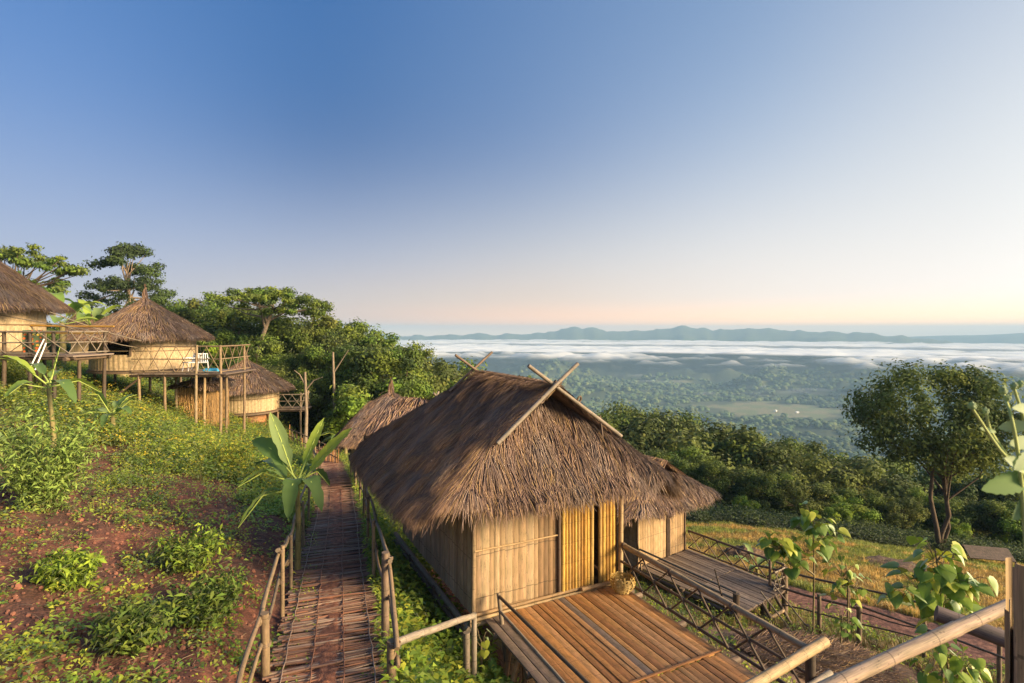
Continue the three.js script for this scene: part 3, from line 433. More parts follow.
{ // woven basket at the door
  const p = HUT.localToWorld(V(2.52, 0.02, 0.42)), b = thing('bamboo_basket', 'crumpled pale yellow woven bamboo basket on the deck by the door', 'basket', p, 0.6); b.scale.set(1.2, 0.82, 1.1);
  const mat = [bam(.62, .44, .15, .6), bam(.55, .37, .11, .6), bam(.68, .5, .2, .6)], body = grp(b, 'body'), prof = (t) => 0.105 + 0.075 * Math.sin(t * 2.4 + 0.2);
  const strip = (f, n, w) => { const gb = new GB(); for (let i = 0; i <= n; i++) { const [p, q, nn] = f(i / n); gb.v(p.x, p.y, p.z, nn.x, nn.y, nn.z, 0, i / n * 2); gb.v(q.x, q.y, q.z, nn.x, nn.y, nn.z, 0.3, i / n * 2); } for (let i = 0; i < n; i++) gb.quad(i * 2, i * 2 + 1, i * 2 + 3, i * 2 + 2); return gb.build(); };
  const dm = mat.map((m) => { const c = m.clone(); c.side = THREE.DoubleSide; return c; });
  for (let k = 0; k < 9; k++) { const y = 0.015 + k * 0.031; part(body, 'weaver', strip((t) => { const a = t * Math.PI * 2, r = prof(y / 0.3) + 0.006 * Math.sin(a * 9 + k * Math.PI) + 0.02 * n2(Math.cos(a) * 1.2, Math.sin(a) * 1.2 + y * 2), yy = y + 0.025 * n2(Math.cos(a) + 5, Math.sin(a) + k * 0.15), p = V(Math.cos(a) * r, yy, Math.sin(a) * r); return [p, p.clone().add(V(0, 0.027, 0)), V(Math.cos(a), 0.1, Math.sin(a))]; }, 40), pick(dm)); }
  for (let k = 0; k < 18; k++) { const a = k / 18 * Math.PI * 2; part(body, 'stake', strip((t) => { const y = t * (0.3 + 0.04 * Math.sin(k * 2.3)), r = prof(y / 0.3) + 0.008 + 0.02 * n2(Math.cos(a) * 1.2, Math.sin(a) * 1.2 + y * 2), s = V(-Math.sin(a), 0, Math.cos(a)).multiplyScalar(0.011), p = V(Math.cos(a) * r, y, Math.sin(a) * r); return [p.clone().sub(s), p.clone().add(s), V(Math.cos(a), 0, Math.sin(a))]; }, 6), pick(dm)); }
  part(b, 'bottom', new THREE.CylinderGeometry(0.1, 0.11, 0.012, 16), mat[1]).position.y = 0.006;
}

// ---------- the walkway of bamboo slats, with its railings ----------
{
  const walk = new THREE.Group(); walk.name = 'bamboo_path'; walk.userData.kind = 'structure'; scene.add(walk);
  const mats = [bam(.3, .17, .125), bam(.36, .225, .17), bam(.23, .13, .095), bam(.44, .32, .26), bam(.38, .18, .115)];
  const ctr = (d) => V(lut(pathX, d), lut(pathY, d), -d), dirAt = (d) => ctr(d + 0.4).sub(ctr(d - 0.4)).normalize();
  const slat = (d, gb) => { const c = ctr(d), t = dirAt(d), s = V(-t.z, 0, t.x).normalize(), sk = rr(-0.09, 0.09), l = rr(0.6, 0.74), r = rr(0.6, 0.74), w = rr(0.009, 0.019), y = rr(-0.012, 0.014); const a = c.clone().addScaledVector(s, -l).addScaledVector(t, -sk).add(V(0, y, 0)), b = c.clone().addScaledVector(s, r).addScaledVector(t, sk).add(V(0, y + rr(-.02, .02), 0)); return stick(bent(a, b, 0.02, 3), w, w * 0.7, 5, 0, gb); };
  let d = 4.2, k = 0; for (; k < 292; k++) { part(walk, 'slat', slat(d), pick(mats)); d += rr(0.024, 0.04) * (1 + d * 0.016); }
  const rest = new GB(); for (; d < 33; d += rr(0.07, 0.11)) slat(d, rest);
  part(walk, 'far_slats', rest.build(), mats[1]).userData.kind = 'stuff';
  for (const [o, m] of [[-0.52, mats[3]], [-0.2, mats[4]], [0.16, mats[4]], [0.5, mats[3]]]) { const pts = []; for (let e = 4.2; e < 20; e += 0.22) { const t = dirAt(e); pts.push(ctr(e).addScaledVector(V(-t.z, 0, t.x), o + rr(-.012, .012)).add(V(0, 0.02 + (Math.round(e / 0.22) % 2 ? 0.012 : -0.006), 0))); } part(walk, 'lengthwise_strip', stick(pts, 0.009, 0.008, 5), m); }
  // red earth trodden into the middle of the mat
  const gb = new GB(), N = 300, K = 8; for (let i = 0; i <= N; i++) { const e = 4.2 + 29 * i / N, c = ctr(e), t = dirAt(e), s = V(-t.z, 0, t.x).normalize(), wd = 0.21 + 0.1 * n2(e * 0.8, 2) + 0.12 * sm(12, 22, e), off = 0.0 + 0.09 * n2(e * 0.5, 9); for (let j = 0; j <= K; j++) { const f = j / K * 2 - 1, p = c.clone().addScaledVector(s, off + f * wd * (1 + 0.3 * n2(e * 3, f * 2))); gb.v(p.x, p.y + 0.019 - 0.035 * f * f + 0.012 * n2(e * 6, f * 3), p.z, 0, 1, 0, p.x / 1.2, p.z / 1.2); } }
  for (let i = 0; i < N; i++) for (let j = 0; j < K; j++) { const a = i * (K + 1) + j; gb.quad(a, a + 1, a + K + 2, a + K + 1); }
  part(walk, 'trodden_earth', gb.build(true), std({ color: C(.42, .17, .095), map: soilTex, bumpMap: soilBump, bumpScale: 0.02, roughness: 1, side: THREE.DoubleSide }));
  const sp = (dd, o, y) => { const c = ctr(dd), t = dirAt(dd), s = V(-t.z, 0, t.x).normalize(); return c.addScaledVector(s, o).add(V(0, y, 0)); };
  const railing = (label, o, stops, lean) => {
    const r = thing('path_railing', label, 'railing', sp(stops[0][0], o, 0)); const base = r.position.clone();
    const q = (a, b, c) => sp(a, b, c).sub(base);
    stops.forEach(([dd, hgt, kind], i) => {
      P(r, 'post', q(dd, o + rr(-.02, .02), -0.45), q(dd + rr(-.03, .03), o + rr(-.03, .03), hgt), kind ? 0.055 : 0.036, kind ? 0.05 : 0.03, kind ? [M.wood[2], M.pole[1]] : M.pole, 0.5, 0.01);
      for (const f of [0.93, 0.5]) { const l = part(r, 'lashing', lashGeo, pick(M.wood)); l.position.copy(q(dd, o + lean * 0.4, hgt * f)); l.rotation.set(Math.PI / 2 + rr(-.2, .2), rr(-.2, .2), 0); l.scale.set(kind ? 0.062 : 0.045, kind ? 0.062 : 0.045, 0.045); }
      if (i) { const [pd, ph] = stops[i - 1]; for (const [f, rad] of [[0.93, 0.03], [0.5, 0.024]]) { const a = q(pd - 0.12, o + lean * (1 + rr(-.3, .3)), ph * f + rr(-.03, .03)), b = q(dd + 0.1, o + lean * (1 + rr(-.3, .3)), hgt * f + rr(-.05, .05)); P(r, 'rail', a, b, rad, rad * 0.85, M.pole, 0.45, 0.05); } }
    });
    return r;
  };
  railing('bamboo handrail with thin curved rails on the hillside edge of the path', -0.68, [[4.9, 0.3], [6.4, 0.72, 1], [8.1, 1.05], [9.4, 0.9], [10.6, 0.95], [12.0, 1.0], [14.2, 1.05], [17, 1.0], [20, 1.0], [23.5, 1.0], [27, 1]], -0.06);
  railing('bamboo handrail with thick posts on the hut edge of the path', 0.68, [[5.75, 0.44, 1], [6.75, 1.15, 1], [9.2, 1.05], [11.6, 1.1], [14, 1.05], [16.5, 1], [19.5, 1.0], [22.5, 1]], 0.05);
  // short rail closing the gap between the path and the hut
  const g = thing('gap_rail', 'single weathered bar from the path post to a short stake at the hut corner', 'rail', V(-1.3, heightAt(-1.3, -6.4), -6.4)), gp = g.position;
  const A = at(396, 588 + 55, 6.05), B = at(474, 616, 7.35);
  P(g, 'bar', A.sub(gp), B.clone().sub(gp), 0.045, 0.04, M.greyPole, 0.6, 0.02); P(g, 'stake', V(B.x + 0.0, heightAt(B.x, B.z) - 0.3, B.z).sub(gp), V(B.x, B.y + 0.02, B.z - 0.03).sub(gp), 0.04, 0.036, M.greyPole, 0.4);
  P(g, 'stake', V(B.x - 0.09, heightAt(B.x, B.z) - 0.3, B.z + 0.05).sub(gp), V(B.x - 0.1, B.y - 0.2, B.z + 0.04).sub(gp), 0.05, 0.046, M.greyPole, 0);
}

// ---------- the second gabled hut, downhill, with deck, railings and steps ----------
{
  const p0 = at(637, 567, 18), hut = thing('thatched_hut', 'smaller gabled thatched hut with a grey railed deck and wooden steps beside the road', 'hut', p0, 0.62), w = 2.5, L = 3.4;
  hut.updateMatrixWorld(true);
  gabledRoof(hut, { w, back: 4.2, n: 36000, fringe: 3500, ridge: 3.35, eave: 1.95, front: -0.85, rb: 3, wide: 0.011, out: 1.05, lip: 0.2 });
  const fw = grp(hut, 'front_wall'), sw = grp(hut, 'side_wall'), sw2 = grp(hut, 'side_wall');
  slatWall(fw, [0, 0], [1.5, 0], 0, 1.95, 0.13, M.slatPale); slatWall(fw, [1.66, 0], [w, 0], 0, 1.95, 0.13, M.slatPale); slatWall(sw, [0, -L], [0, 0], -0.05, 1.9, 0.13, M.slatGrey); slatWall(sw2, [w, 0], [w, -L], 0, 1.9, 0.15, M.slatGrey);
  part(hut, 'back_wall', boxGeo(w, 1.9, 0.04), M.slatGrey[2]).position.set(w / 2, 0.95, -L); part(hut, 'floor', boxGeo(w, 0.06, L), M.wood[0]).position.set(w / 2, -0.06, -L / 2); part(fw, 'lining', boxGeo(1.5, 1.9, 0.02), M.slatGrey[1]).position.set(0.75, 0.97, -0.03); part(sw, 'lining', boxGeo(0.02, 1.85, L - 0.1), M.slatGrey[1]).position.set(0.03, 0.92, -L / 2);
  for (const x of [0, 1.53, 1.64, w]) P(hut, 'post', V(x, -0.3, 0.03), V(x, 1.95, 0.03), 0.035, 0.03, M.wood, 0.4);
  const deck = grp(hut, 'deck'), D = 3.7, x1 = w + 0.1; let u = 0.05;
  while (u < x1) { const ww = rr(0.12, 0.2); for (const [a, b] of [[0.08, 2.0], [2.03, D]]) part(deck, 'plank', plankGeo(V(u + ww / 2, rr(-.01, .01), a), V(u + ww / 2, rr(-.01, .01), b + rr(-.02, .02)), ww - 0.012, 0.025), pick(M.plankGrey)); u += ww; }
  P(deck, 'joist', V(0.02, -0.1, 0), V(0.02, -0.1, D), 0.06, 0.06, M.wood, 0); P(deck, 'joist', V(x1, -0.1, 0), V(x1, -0.1, D), 0.06, 0.06, M.wood, 0); P(deck, 'joist', V(0, -0.1, D - 0.1), V(x1, -0.1, D - 0.1), 0.05, 0.05, M.wood, 0);
  const foot = (x, z, t) => { const q = hut.localToWorld(V(x, 0, z)), y = heightAt(q.x, q.z) - p0.y - 0.3; P(hut, 'stilt', V(x, Math.min(y, t - 0.4), z), V(x, t, z), 0.1, 0.09, M.wood, 0); };
  for (const [x, z, t] of [[0, D - 0.1, 0.55], [x1, D - 0.1, 0.62], [1.4, D - 0.1, -0.05], [0, 1.8, 0], [x1, 1.8, 0], [0, -0.2, 0], [w, -0.2, 0], [0, -L, 0], [w, -L, 0], [0, -1.7, 0]]) foot(x, z, t);
  lattice(hut, [x1, 0.1], [x1, D - 0.1], 0.08, 0.68, 6, 0.026, M.wood, false, M.wood, 0.04); lattice(hut, [x1 - 0.02, D - 0.08], [1.95, D - 0.08], 0.08, 0.62, 2, 0.02, M.greyPole, true, M.greyPole, 0.026);
  const lr = grp(hut, 'railing'); P(lr, 'top_rail', V(0.02, 0.62, 0.1), V(0.02, 0.56, D - 0.1), 0.034, 0.03, M.greyPole, 0.5, 0.01); P(lr, 'middle_rail', V(0.03, 0.38, 0.1), V(0.03, 0.35, D - 0.1), 0.045, 0.04, M.greyPole, 0.5, 0.01); P(lr, 'lower_rail', V(0.03, 0.18, 0.1), V(0.03, 0.17, D - 0.1), 0.022, 0.02, M.wood, 0.5, 0.01);
  P(lr, 'post', V(0.02, -0.2, 0.2), V(-0.02, 0.85, 0.05), 0.03, 0.026, M.pole, 0); P(lr, 'post', V(0.02, -0.2, D - 0.4), V(-0.04, 1.0, D - 0.75), 0.026, 0.02, M.wood, 0);
  const st = grp(hut, 'steps'), sx = [1.15, 1.85]; for (const x of sx) { P(st, 'stringer', V(x, -0.02, D), V(x, -1.35, D + 1.05), 0.05, 0.05, M.wood, 0); P(st, 'step_post', V(x, -1.5, D + 0.95), V(x, -0.45, D + 0.95), 0.06, 0.055, M.wood, 0); P(st, 'step_rail', V(x, 0.3, D - 0.05), V(x, -0.55, D + 0.98), 0.022, 0.02, M.greyPole, 0); }
  for (const t of [0.24, 0.5, 0.76]) P(st, 'tread', V(sx[0], -0.02 - 1.33 * t, D + 1.05 * t), V(sx[1], -0.02 - 1.33 * t, D + 1.05 * t), 0.05, 0.05, M.slatPale, 0.3);
}
// ---------- round huts with conical thatch ----------
function roundHut({ label, c, floor, wallR, wallH, roofR, eave, apex, n, wide, flat = 1, tall = 0.35, mats = M.slatPale, warm = 0.05, stilts = 8, mat2, bulge = 0.1, sides = 64, group, door }) {
  const hut = thing('round_hut', label, 'hut', V(c.x, floor, c.z), 0, group), e0 = eave - floor, a0 = apex - floor;
  const h = (x, z) => { const t = Math.hypot(x, z) / roofR; return mix(a0, e0, Math.pow(clamp(t, 0, 1.3), 0.88)) - bulge * Math.sin(Math.min(1, t) * 3.14) * -0.6 + 0.03 * n2(x * 1.5 + c.x, z * 1.5); };
  const roof = thatchRoof(hut, { out: (t) => roofR * (1 + 0.03 * n2(Math.cos(t) * 2 + c.x, Math.sin(t) * 2)), h, n, wide, len: 0.7, warm, fringe: Math.round(n / 9), over: 0.3 });
  const fin = [], fc = []; for (let k = 0; k < 160; k++) { const a = R() * 6.28, d = V(Math.cos(a) * 0.14, rr(0.5, 1), Math.sin(a) * 0.14).normalize(), X = V(0, 0, 0).crossVectors(d, UP).normalize(), L = tall * rr(0.7, 1.3); fin.push(basis(V(Math.cos(a) * 0.13, a0 - 0.12, Math.sin(a) * 0.13), X, V(0, 0, 0).crossVectors(d, X), d.clone().setX(-d.x * 0.7).setZ(-d.z * 0.7), wide * 3, L, L)); fc.push(tone(0.1)); }
  stuff(roof, 'finial_thatch', strandGeo, M.strand, fin, fc); part(roof, 'finial', stick([V(0, a0 - 0.3, 0), V(0.02, a0 + tall * 0.8, 0)], 0.09, 0.05, 7), M.straw);
  // wall of split culms: a ribbed shell
  const gb = new GB(), N = sides * 4, ys = door ? [0, door[2], door[3], wallH] : [0, wallH]; for (const y of ys) for (let k = 0; k <= N; k++) { const a = k / N * Math.PI * 2, r = wallR + 0.022 * Math.abs(Math.sin(k / 4 * Math.PI)); gb.v(Math.cos(a) * r, y, Math.sin(a) * r, Math.cos(a), 0, Math.sin(a), k / 9, y); } const inGap = (a) => door && Math.abs(((a - door[0] + 9.4248) % 6.2832) - 3.1416) < door[1] / 2 / wallR;
  for (let j = 0; j < ys.length - 1; j++) for (let k = 0; k < N; k++) { if (j === 1 && inGap((k + 0.5) / N * 6.2832)) continue; const q = j * (N + 1) + k; gb.quad(q, q + N + 1, q + N + 2, q + 1); }
  const wm = mats[0].clone(); wm.side = THREE.DoubleSide; part(hut, 'wall', gb.build(true), wm);
  for (let k = 0; k < sides; k += 2) { if (R() < 0.55) continue; const a = (k + 0.5) / sides * Math.PI * 2; if (inGap(a) || inGap(a + 0.05) || inGap(a - 0.05)) continue; const s = part(hut, 'wall_slat', pick(slatGeo), pick(mats)); s.position.set(Math.cos(a) * (wallR + 0.012), 0, Math.sin(a) * (wallR + 0.012)); s.rotation.y = Math.PI / 2 - a; s.scale.set(6.28 * wallR / sides * 0.9, wallH, 0.06); }
  for (const y of [0.02, wallH * 0.5]) { const t = part(hut, 'hoop', new THREE.TorusGeometry(wallR + 0.04, 0.025, 6, 60), pick(M.pole)); t.rotation.x = Math.PI / 2; t.position.y = y; }
  part(hut, 'floor', new THREE.CylinderGeometry(wallR + 0.12, wallR + 0.12, 0.1, 40), M.wood[0]).position.y = -0.07;
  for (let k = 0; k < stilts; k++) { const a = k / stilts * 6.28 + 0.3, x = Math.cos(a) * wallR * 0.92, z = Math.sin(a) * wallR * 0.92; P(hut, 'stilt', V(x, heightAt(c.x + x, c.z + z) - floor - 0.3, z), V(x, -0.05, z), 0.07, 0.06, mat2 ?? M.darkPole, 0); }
  if (door) { const [a, w, y0, y1] = door, o = part(hut, 'lintel', boxGeo(w + 0.1, 0.06, 0.09), pick(M.wood)); o.position.set(Math.cos(a) * (wallR + 0.02), y1, Math.sin(a) * (wallR + 0.02)); o.rotation.y = Math.PI / 2 - a; for (const s of [-1, 1]) { const q = part(hut, 'opening_post', boxGeo(0.07, y1 - y0 + 0.1, 0.09), pick(M.wood)); q.position.copy(o.position).add(V(0, (y0 - y1) / 2, 0)).add(V(Math.sin(a) * -s * w / 2, 0, Math.cos(a) * s * w / 2)); q.rotation.y = o.rotation.y; } }
  return hut;
}
function platform(hut, x0, x1, z0, z1, y, railH, posts, railMats, latt, sideN, over = 0) { // in the hut's own axes; a railed platform of boards on stilts
  const deck = grp(hut, 'platform'); let u = x0; while (u < x1) { const w = rr(0.22, 0.34); part(deck, 'plank', plankGeo(V(u + w / 2, y + rr(-.01, .01), z0), V(u + w / 2, y + rr(-.01, .01), z1), w - 0.015, 0.05), pick(M.plankGrey)); u += w; }
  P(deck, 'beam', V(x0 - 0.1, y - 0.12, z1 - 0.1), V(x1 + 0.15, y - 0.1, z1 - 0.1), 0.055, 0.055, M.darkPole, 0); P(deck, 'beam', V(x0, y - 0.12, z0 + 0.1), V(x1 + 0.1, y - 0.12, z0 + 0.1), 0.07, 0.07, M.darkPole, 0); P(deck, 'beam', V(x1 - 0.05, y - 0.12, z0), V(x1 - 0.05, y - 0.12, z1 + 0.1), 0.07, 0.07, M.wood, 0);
  if (latt) { lattice(hut, [x0, z1 - 0.06], [x1, z1 - 0.06], y + 0.08, y + railH, latt, 0.022, railMats, true, railMats, 0.035); lattice(hut, [x1 - 0.04, z1 - 0.1], [x1 - 0.04, z0], y + 0.08, y + railH, sideN, 0.022, railMats, true, railMats, 0.035); }
  for (const [x, z, t, m] of posts) { const wx = hut.position.x + x, wz = hut.position.z + z; P(hut, 'stilt', V(x + rr(-.05, .05), heightAt(wx, wz) - hut.position.y - 0.3, z), V(x, y + (t ?? 0), z), 0.07, 0.055, m ?? M.wood, 0, 0.03); }
}
const hutA = roundHut({ label: 'round hut cut by the picture edge with a patterned cloth on its platform', c: V(-20.9, 0, -20), floor: 3.6, wallR: 2.75, wallH: 2.0, roofR: 3.5, eave: 5.3, apex: 8.3, n: 22000, wide: 0.012, warm: 0.2, mats: M.slatHill, door: [0.5, 0.5, 0.05, 1.8] });
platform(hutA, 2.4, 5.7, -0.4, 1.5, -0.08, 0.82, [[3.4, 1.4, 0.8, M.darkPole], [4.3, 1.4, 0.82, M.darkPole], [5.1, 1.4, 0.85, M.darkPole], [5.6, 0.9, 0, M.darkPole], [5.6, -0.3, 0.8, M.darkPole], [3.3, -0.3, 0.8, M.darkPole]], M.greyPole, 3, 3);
{ const h = hutA; for (const [y, a, b] of [[0.98, 2.2, 5.9], [0.72, 2.2, 5.4]]) P(h, 'back_rail', V(a, y, -0.35), V(b, y - 0.05, -0.35), 0.04, 0.035, M.slatYellow, 0.5, 0.02); P(h, 'laundry_pole', V(2.0, 1.45, 0.8), V(5.9, 0.8, 0.9), 0.02, 0.02, M.greyPole, 0, 0.02, 5);
  for (const [x, z] of [[-0.6, 2.6], [0.5, 2.9], [1.6, 2.6]]) P(h, 'stilt', V(x, heightAt(h.position.x + x, h.position.z + z) - 3.9, z), V(x, -0.1, z), 0.11, 0.1, [M.pole[1], M.pole[0]], 0); for (const y of [-0.6, -1.0]) P(h, 'brace', V(-1.2, y, 2.7), V(2.4, y, 2.7), 0.04, 0.04, M.pole, 0, 0.02); }
{ // cloth with printed blossoms hung on the platform rail, and two white poles leaning beside it
  const t = dataTex(128, 160, (x, y) => { const gx = x * 5, gy = y * 7, i = Math.floor(gx), j = Math.floor(gy), ox = 0.5 + 0.25 * n2(i * 3.1, j * 1.7), oy = 0.5 + 0.25 * n2(j * 2.3, i * 5.1), d = Math.hypot(gx - i - ox, gy - j - oy); const w = n2(i * 7.7, j * 4.1); return d < 0.33 && w > -0.4 ? (w > 0.25 ? [0.85, 0.72, 0.3] : [0.85, 0.42, 0.2]) : [0.36 + 0.06 * n2(x * 40, y * 40), 0.42, 0.3]; });
  const gb = new GB(), p = at(33, 353, 18.7); for (let i = 0; i <= 10; i++) for (let j = 0; j <= 10; j++) gb.v((i / 10 - 0.5) * 0.62, j / 10 * 0.8, 0.05 * Math.sin(i * 1.3 + j * 0.2) * (1 - j / 14), 0, 0, 1, i / 10, j / 10); for (let i = 0; i < 10; i++) for (let j = 0; j < 10; j++) { const a = i * 11 + j; gb.quad(a, a + 11, a + 12, a + 1); }
  const cl = part(scene, 'patterned_cloth', gb.build(true), std({ map: t, roughness: 1, side: THREE.DoubleSide })); cl.position.copy(p); cl.rotation.y = 0.2; tag(cl, 'green cloth printed with orange and yellow flowers hung beside the round hut door', 'cloth');
  for (const [a, b, lb] of [[[30, 368], [44, 339], 'white painted pole leaning on the platform right beside the patterned cloth'], [[35, 370], [46, 343], 'white painted pole leaning lower, farther from the patterned cloth']]) { const q = part(scene, numbered('white_pole'), stick([at(a[0], a[1], 18.2).sub(at(a[0], a[1], 18.2)), at(b[0], b[1], 18.5).sub(at(a[0], a[1], 18.2))], 0.022, 0.022, 8), M.white); q.position.copy(at(a[0], a[1], 18.2)); tag(q, lb, 'pole', 'white leaning poles'); } }
const hutB = roundHut({ label: 'round hut on tall stilts with a cone roof and a lattice railed platform', c: V(-18.35, 0, -27), floor: 2.5, wallR: 2.2, wallH: 1.85, roofR: 2.85, eave: 4.12, apex: 6.05, n: 24000, wide: 0.013, tall: 0.6, warm: 0.18, mat2: M.pole, mats: M.slatHill, door: [1.45, 1.05, 0.75, 1.5] });
platform(hutB, 0.9, 5.0, -0.6, 2.3, -0.1, 1.25, [[1.2, 2.2, 0, M.pole], [2.4, 2.2, 0, M.pole], [3.9, 2.25, 1.3, M.pole], [4.2, 2.1, 0, M.slatPale], [4.95, 2.2, 1.3, M.pole], [4.95, 0, 1.2, M.pole], [3.4, 0.2, 0, M.pole], [4.6, 1.0, 0, M.pole]], M.pole, 6, 4);
P(hutB, 'brace', V(-1.0, -2.0, 2.2), V(1.4, -0.2, 2.2), 0.06, 0.05, M.wood, 0);
{ // seats and bedding left on the platform
  for (const [px, label, w] of [[190, 'white plastic chair seen from its back on the lattice railed platform', 1], [203, 'white plastic chair next to the blue mat on the railed platform', 1]]) {
    const p = at(px, 366, 25.4), ch = thing('plastic_chair', label, 'chair', V(p.x, 2.45, p.z), px > 200 ? 0.5 : -0.5); part(ch, 'seat', boxGeo(0.46, 0.04, 0.44), M.white).position.y = 0.43;
    for (const sx of [-1, 1]) for (const sz of [-1, 1]) P(ch, 'leg', V(sx * 0.23, 0, sz * 0.22), V(sx * 0.19, 0.43, sz * 0.18), 0.02, 0.022, M.white, 0);
    const bk = grp(ch, 'backrest'); for (let k = -2; k <= 2; k++) P(bk, 'back_slat', V(k * 0.085, 0.44, -0.2), V(k * 0.09, 0.86 - 0.02 * k * k, -0.28), 0.022, 0.022, M.white, 0); P(bk, 'back_rim', V(-0.2, 0.82, -0.28), V(0.2, 0.82, -0.28), 0.025, 0.025, M.white, 0); for (const s of [-1, 1]) P(ch, 'armrest', V(s * 0.23, 0.64, -0.22), V(s * 0.24, 0.62, 0.2), 0.022, 0.022, M.white, 0);
  }
  const mt = part(scene, 'folded_mat', new THREE.CapsuleGeometry(0.1, 0.5, 4, 10), std({ color: C(.05, .35, .6), roughness: 0.8 })); mt.position.copy(at(211, 367, 25)); mt.position.y = 2.53; mt.rotation.set(0, 0.3, Math.PI / 2); tag(mt, 'rolled bright blue mat lying at the railing of the platform', 'mat');
}
const hutC = roundHut({ label: 'low round hut with pale bamboo wall below the lattice railed platform', c: V(at(246, 400, 33).x, 0, -33), floor: -0.45, wallR: 1.85, wallH: 1.6, roofR: 2.55, eave: 0.95, apex: 2.7, n: 15000, wide: 0.015, tall: 0.45, warm: 0.15, mat2: M.pole, mats: M.slatHill });
{ // skirt of boards under the low hut and a railed landing behind it
  const g = part(hutC, 'under_boards', new THREE.CylinderGeometry(1.55, 1.6, 1.1, 30, 1, true), M.plank[3]); g.position.y = -0.65;
  platform(hutC, 1.6, 3.4, -1.4, 0.0, 0.0, 0.9, [[1.9, -0.1, 0, M.pole], [3.3, -0.1, 1, M.pole], [3.3, -1.3, 1, M.pole]], M.greyPole, 3, 2);
}
{ // straw-walled shed under the platform
  const c = at(203, 420, 27.2), y = heightAt(c.x, c.z), s = thing('straw_shed', 'small shed with shaggy straw walls and flat thatch under the platform', 'shed', V(c.x, y, c.z), -0.15), H = 1.6 - y;
  part(s, 'wall', boxGeo(1.7, H, 1.5), std({ color: C(.36, .2, .08), map: strawTex, roughness: 1 })).position.y = H / 2 - 0.05;
  const list = [], cols = []; for (let k = 0; k < 5200; k++) { const f = Math.floor(R() * 3), t = rr(-1, 1), yy = rr(0.35, H), d = V(rr(-.06, .06), -1, rr(-.06, .06)).normalize(), N = f === 0 ? V(0, 0, 1) : f === 1 ? V(1, 0, 0) : V(-1, 0, 0), p = f === 0 ? V(t * 0.85, yy, 0.77) : V(N.x * 0.87, yy, t * 0.75), X = V(0, 0, 0).crossVectors(N, d).normalize(); list.push(basis(p, X, N, d, 0.045, 0.3, rr(0.35, 0.75))); cols.push(C(.42, .25, .1).multiplyScalar(rr(0.55, 1.25))); }
  stuff(s, 'straw', strandGeo, M.strand, list, cols);
  thatchRoof(s, { out: superR(1.1, 1.0, 6), h: (x, z) => H + 0.4 - 0.28 * Math.abs(x) - 0.1 * z + 0.03 * n2(x * 2, z * 2), n: 4200, wide: 0.026, len: 0.6, warm: 0.25, fringe: 700 });
}
const hutD = roundHut({ label: 'cone roofed hut with a tall finial just behind the large gabled roof', c: V(at(391, 430, 21.5).x, 0, -21.5), floor: -0.5, wallR: 1.5, wallH: 1.2, roofR: 2.05, eave: 0.3, apex: 2.0, n: 16000, wide: 0.012, tall: 0.5, mats: M.slatGrey, mat2: M.pole, bulge: 0.25 });
{ // small gabled roof tucked between the large hut and the cone roof
  const p = at(404, 470, 15.2), s = thing('thatched_shelter', 'small thatched shelter with a dark open gable tucked behind the large roof', 'shelter', V(p.x, heightAt(p.x, p.z), p.z), 1.25);
  const H = 2.5 - s.position.y; thatchRoof(s, { out: superR(1.0, 1.1, 5), h: (x, z) => H - 0.7 * Math.abs(x) - 0.25 * Math.max(0, Math.abs(z) - 0.5), n: 5000, wide: 0.016, len: 0.5, fringe: 500 });
  for (const a of [-1, 1]) { P(s, 'gable_pole', V(a * -0.15, H + 0.18, 1.0), V(a * 0.7, H - 0.45, 1.05), 0.03, 0.03, M.greyPole, 0); for (const z of [-0.8, 0.8]) P(s, 'post', V(a * 0.7, -0.3, z), V(a * 0.7, H - 0.5, z), 0.05, 0.045, M.wood, 0); }
}

{ // thatched roof of a hut farther back, seen past the stilt hut
  const p = at(108, 345, 35), s = thing('thatched_hut', 'brown thatched hut half hidden behind the two stilt huts', 'hut', V(p.x, heightAt(p.x, p.z), p.z), 0.1), H = EYE + 16 / F * 35 - s.position.y;
  thatchRoof(s, { out: superR(2.0, 1.6, 6), h: (x, z) => H - 0.75 * Math.abs(z), n: 9000, wide: 0.016, len: 0.6, warm: 0.3, fringe: 900 }); part(s, 'wall', boxGeo(3, H - 1.0, 2.2), M.slatHill[1]).position.y = (H - 1.0) / 2 - 0.1;
}

// ---------- plants ----------
// leaves gathered in clumps through the crown's volume, on a forked trunk
function leafQuad(gb, p, n, s, col, asp = 0.55) {
  const t = V(rr(-1, 1), rr(-1, 1), rr(-1, 1)).cross(n).normalize(), b = V(0, 0, 0).crossVectors(n, t).multiplyScalar(s * asp); t.multiplyScalar(s);
  const k = rr(0.12, 0.3) * s, a = gb.v(p.x - t.x, p.y - t.y, p.z - t.z, n.x, n.y, n.z, 0, 0, col), c = gb.v(p.x + t.x, p.y + t.y - k, p.z + t.z, n.x, n.y, n.z, 1, 1, col), l = gb.v(p.x + b.x + n.x * k, p.y + b.y + n.y * k, p.z + b.z + n.z * k, n.x, n.y, n.z, 0, 1, col), r = gb.v(p.x - b.x + n.x * k, p.y - b.y + n.y * k, p.z - b.z + n.z * k, n.x, n.y, n.z, 1, 0, col);
  gb.tri(a, c, l); gb.tri(a, r, c);
}
